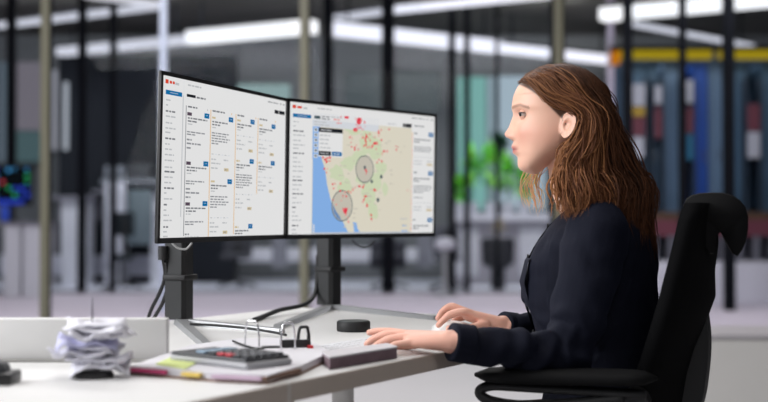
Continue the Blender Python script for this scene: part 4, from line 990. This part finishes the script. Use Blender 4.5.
def fill(n, clumps, per):
    for i in range(n):
        sg = 1 if random.random() < .6 else -1; t = random.random()**.9; lay = random.uniform(-.004, .001)
        lock(strand(t, sg, lay), random.uniform(.0014, .0024), hcolour(-.12), wave=.0045, ph=t*7, wl=.12)
    for i in range(clumps):
        sg = 1 if random.random() < .68 else -1; t = random.random()**1.05; bp = strand(t, sg, random.uniform(.0, .006)); m = len(bp)
        bias = (.20-.5*max(0, t-.15) if t < .65 else -.09)+random.gauss(0, .10); ph = t*7+random.gauss(0, .8); wv = random.uniform(.004, .0075); wl = random.uniform(.11, .14)  # locks near the face coloured lighter, light from the left painted in
        for k in range(per):
            d0 = V((random.gauss(0, 1), random.gauss(0, 1), random.gauss(0, 1))); q = []
            for a, p in enumerate(bp):
                f_ = a/(m-1); sp = .0015+.0065*math.sin(PI*min(1, f_*.62+.0)) - .0022*max(0, f_-.7)/.3
                q.append(p+d0*sp+V((random.gauss(0, 1), random.gauss(0, 1), random.gauss(0, 1)))*.0003)
            lock(q, random.uniform(.0009, .0018), hcolour(bias), wave=wv, ph=ph+random.gauss(0, .12), wl=wl)
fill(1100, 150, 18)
# loose locks falling in front of the shoulder, far side of the neck
for i in range(40):
    j = lambda a: random.gauss(0, a); x = random.random()
    p0 = HP(560+j(4), 120+j(4), -.080); p1 = HP(552+j(4), 148+j(4), -.076+j(.004)); p2 = HP(527+14*x+j(2), 172+j(3), -.070+j(.01)); p3 = HP(521+20*x+j(2), 192+j(3), -.068+j(.012)); p4 = HP(527+18*x+j(2), 206+14*x*random.random()+j(3), -.070+j(.01))
    lock([p0, p1, p2, p3, p4], random.uniform(.0005, .0011), [c*random.uniform(.75, 1.1) for c in lin(214, 174, 126)], wave=random.uniform(.003, .006), ph=random.uniform(0, 2), wl=.06, n=22)  # pale gold puts the light on these wisps into their colour
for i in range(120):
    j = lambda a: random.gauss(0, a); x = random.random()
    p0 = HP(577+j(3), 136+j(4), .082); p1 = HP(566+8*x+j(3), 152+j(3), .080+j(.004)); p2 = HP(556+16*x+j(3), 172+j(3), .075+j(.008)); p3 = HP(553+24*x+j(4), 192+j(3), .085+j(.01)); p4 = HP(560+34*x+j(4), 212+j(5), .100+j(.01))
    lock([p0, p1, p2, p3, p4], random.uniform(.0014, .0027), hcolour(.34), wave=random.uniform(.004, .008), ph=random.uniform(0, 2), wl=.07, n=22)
me = bpy.data.meshes.new('hair'); hc_ = np.array([tuple(v) for v in hv]); me.from_pydata([tuple(v) for v in hv], [], hfaces)
at = me.color_attributes.new('pigment', 'FLOAT_COLOR', 'POINT'); at.data.foreach_set('color', np.c_[np.array(hcol), np.ones(len(hcol))].ravel())
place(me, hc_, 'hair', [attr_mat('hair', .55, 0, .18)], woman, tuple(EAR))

# ------------------------------------------------------------------ office chair
CR = math.atan2(-.259, .966)
CB = V((TC.x, TC.y, 0)) + V((.966, -.259, 0))*.02
CM = Matrix.Translation(CB) @ Matrix.Rotation(CR, 4, 'Z')     # local x = rearward, y = away from the camera
chair = thing('office_chair', 'black high backed office chair with curved headrest the woman sits on', 'chair', CB, CR)
def S(px, py):                                                # photo point on the chair's middle plane -> (rearward, height)
    k = (px-384)/F; s = (k*CB.y-CB.x)/(.966+.259*k); Y = CB.y-.259*s; return s, P(px, py, Y).z
M_mesh = mat('black mesh fabric', (.003, .003, .0035), .9, bump=.3, bscale=500, spec=.08); M_pad = mat('black padding', (.0045, .0045, .005), .75, spec=.15)
bk = MB(CM); rings = []
lft = [(204, 686), (222, 680), (245, 674.5), (270, 668), (295, 661.5), (320, 654), (345, 646), (370, 637), (395, 629), (412, 624)]
for py, px in lft:
    s, z = S(px, py); hwid = .20+.035*math.sin(PI*min(1, (py-190)/200)); th = .03; dep = itp([(204, .035), (240, .055), (270, .063), (300, .078), (345, .068), (412, .085)], py)
    fr_, bk_ = [], []
    for i in range(17):
        v = -1+i/8; fr_.append(V((s+dep*(1-abs(v)**2.2), v*hwid, z))); bk_.append(V((s+dep*(1-abs(v)**2.2)+th, v*hwid*.985, z)))
    rings.append(fr_+bk_[::-1])
bk.loft(rings); bk.build('backrest', M_mesh, chair, 'all')
hd = MB(CM); out = [(684, 206), (687, 200), (692, 196.5), (700, 194.3), (712, 193.8), (722, 194), (731, 196.5), (738.5, 201), (743.5, 207.5), (746, 216), (746, 228), (744, 240), (740, 249), (735.5, 254.5), (731, 252), (727, 245), (723, 236), (719.5, 231), (716, 236), (712.5, 252), (708, 252), (695, 230), (684, 222)]
W_ = [-1, -.98, -.9, -.6, 0, .6, .9, .98, 1]; sc_ = [.55, .8, .95, 1, 1, 1, .95, .8, .55]
cx_ = sum(S(*p)[0] for p in out)/len(out); cz_ = sum(S(*p)[1] for p in out)/len(out)
hd.loft([[V((cx_+(S(*p)[0]-cx_)*(.9+.1*k if k < 1 else 1), w_*.155, cz_+(S(*p)[1]-cz_)*(.9+.1*k if k < 1 else 1))) for p in out] for w_, k in zip(W_, sc_)])
hd.build('headrest', M_pad, chair, 'all')
sp_ = MB(CM); cp = [S(*p) for p in ((700, 240), (705, 262), (707, 300), (711, 335), (709, 370), (703, 402), (690, 425))]
pth = spline([V((s-.012, 0, z)) for s, z in cp], 30); sp_.loft([[V((p.x+a, b, p.z)) for a, b in ((-.04, -.045), (.006, -.05), (.012, -.03), (.012, .03), (.006, .05), (-.04, .045))] for p in pth])
sp_.build('back_strut', M_black2, chair, True)
st = MB(CM)
s0, z0 = S(690, 425); st.box(-.1, s0, -.06, .06, .40, .44, bev=.01); st.loft([[V((s0-.03+a, b, z)) for a, b in ((-.03, -.05), (.02, -.05), (.02, .05), (-.03, .05))] for z in (.42, z0)])
st.build('tilt_mechanism', M_black2, chair, True)
hb = MB(CM); s1, z1 = S(641, 386); hb.tube([(s1, -.285, z1), (s1, -.20, z1)], .028, 24); hb.build('back_pivot', mat('satin black knob', (.02, .02, .021), .35), chair, True)
sb = MB(CM); rr = []
for z, g in ((.405, -.05), (.41, -.01), (.43, 0), (.448, 0), (.458, -.012), (.462, -.05)):
    rr.append([V((-.2+(.25+g)*math.copysign(abs(math.cos(a))**.55, math.cos(a)) , (.245+g)*math.copysign(abs(math.sin(a))**.55, math.sin(a)), z)) for a in [2*PI*i/48 for i in range(48)]])
sb.loft(rr); sb.build('seat', M_pad, chair, 'all')
def armrest(y):
    Yw = CB.y+.966*y
    def Q(px, py):
        k = (px-384)/F; s = (k*(CB.y+.966*y)-(CB.x+.259*y))/(.966+.259*k); return V((s, y, P(px, py, CB.y+.966*y-.259*s).z))
    a, b = Qn(475, 375), Qn(640, 372)
    x0, x1, zt, zb = a[0], b[0]+.03, Qn(530, 366.2)[1], Qn(530, 382)[1]
    pd = MB(CM); rr = []
    for k in range(15):
        t = k/14; x = x0+(x1-x0)*t; q = math.sqrt(max(.05, 1-abs(2*t-1)**7)); zc = (zt+zb)/2 - .004*(1-t); hh = (zt-zb)/2*q
        rr.append([V((x, y+.043*q*math.copysign(abs(math.cos(c))**.7, math.cos(c)), zc+hh*math.copysign(abs(math.sin(c))**.7, math.sin(c)))) for c in [2*PI*i/24 for i in range(24)]])
    pd.loft(rr); p_ = pd.build('armrest_pad', M_pad, chair, 'all')
    lp = MB(CM); z_ = zb-.004
    c0, c1 = Qn(480, 386), Qn(530, 399)
    lpts = [V((x1-.02, y, z_-.012)), V((x0+.09, y, z_-.006)), V((x0+.03, y, z_-.006)), V((x0+.008, y, z_-.018)), V((x0+.03, y, z_-.034)), V((x0+.10, y, z_-.040)), V((x0+.20, y, z_-.030)), V((x1-.06, y, z_-.018))]
    lp.tube(spline(lpts, 40), .0095, 12, flat=1.6, up=(0, 1, 0)); lp.build('armrest_loop', M_black2, chair, 'all')
    po = MB(CM); po.tube([(x0+.22, y, z_-.03), (x0+.22, y, .44), (x0+.2, y*.8, .42)], .02, 14); po.build('armrest_post', M_black2, chair, 'all')
def Qn(px, py, y=-.285):
    k = (px-384)/F; s = (k*(CB.y+.966*y)-(CB.x+.259*y))/(.966+.259*k); return s, P(px, py, CB.y+.966*y-.259*s).z
armrest(-.285); armrest(.285)
cl_ = MB(CM); cl_.tube([(-.12, 0, .11), (-.12, 0, .41)], .028, 18); cl_.build('gas_column', M_chrome, chair, True)
for k in range(5):
    a = 2*PI*k/5+.3; q = V((-.12+.3*math.cos(a), .3*math.sin(a), 0)); MB(CM).tube([(-.12, 0, .115), ((-.12+q.x)/2, q.y/2, .105), (q.x, q.y, .075)], [.032, .026, .018], 12).build('base_leg', M_black2, chair, True)
    MB(CM).tube([(q.x-.012, q.y, .03), (q.x+.012, q.y, .03)], .03, 18).build('caster', M_black, chair, True)
# ------------------------------------------------------------------ lights
def area(name, loc, target, sx, sy, energy, col=(1, 1, 1)):
    d = bpy.data.lights.new(name, 'AREA'); d.shape = 'RECTANGLE'; d.size = sx; d.size_y = sy; d.energy = energy; d.color = col
    o = bpy.data.objects.new(name, d); C.objects.link(o); o.location = loc
    o.rotation_euler = (V(target)-V(loc)).to_track_quat('-Z', 'Y').to_euler(); return o
area('window_daylight', (-3.2, 1.7, 2.3), (.25, 2.5, .95), 2.2, 1.9, 165, (.97, .98, 1.))  # daylight assumed from the left; bare unseen area light, no window modelled
area('ceiling_panel', (-.7, 2.5, 3.6), (-.6, 2.6, 0), 2.2, 1.2, 40, (1, .98, .95))  # unseen fill light added above the desk, without any fitting
area('ceiling_panel_behind', (.6, -.6, 3.2), (.1, 2.2, .6), 1.6, .8, 24, (1, .98, .96))  # unseen fill light added behind the camera for desk edge and chair
area('ceiling_panel_far', (-1., 6.4, 3.9), (-.8, 6.9, 0), 5, 1.5, 205, (1, .98, .98))  # another bare light added out of view, over the floor behind the desk
area('corridor_panel_left', (-3.2, 10.4, 3.9), (-3.4, 12.8, 0), 4, .8, 160, (.97, .95, 1))  # added fill above the frame, boosting the weak light of the lamp strips
area('corridor_panel_right', (2., 10.4, 3.9), (2.2, 12.8, 0), 4, .8, 160, (.97, .95, 1))  # matching unseen fill for the right half of the corridor
area('corridor_panel_end', (4.2, 12.4, 3.9), (3.9, 15.6, .6), 2.2, .4, 40, (.95, .96, 1))  # unseen light added to brighten the blue lockers
area('office_panel_left', (-4.6, 16.2, 3.97), (-4.8, 17.4, .2), 3.4, .3, 60, (.93, .95, 1))  # extra fill over the left office, no visible fitting
area('plant_panel', (1.9, 16.3, 3.97), (1.8, 17.9, 1.2), 1.6, .3, 75, (1, 1, .95))  # added out of view only to make the plants brighter
area('office_panel', (-1.2, 16.2, 3.97), (-1.2, 17.6, .2), 9, .3, 215, (.95, .97, 1))  # long unseen fill added for the rooms beyond the glass
w = bpy.data.worlds.new('world'); sc.world = w; w.use_nodes = True
w.node_tree.nodes['Background'].inputs[0].default_value = (.72, .76, .86, 1); w.node_tree.nodes['Background'].inputs[1].default_value = .15
vs_ = sc.view_settings; vs_.view_transform = 'Standard'; vs_.look = 'None'; vs_.gamma = 1; vs_.exposure = 0; vs_.use_curve_mapping = False
sc.cycles.use_denoising = True
try: sc.cycles.denoiser = 'OPENIMAGEDENOISE'
except Exception: pass
sc.cycles.max_bounces = 8; sc.cycles.transparent_max_bounces = 24; sc.cycles.caustics_reflective = False; sc.cycles.caustics_refractive = False
sc.cycles.sample_clamp_indirect = 4
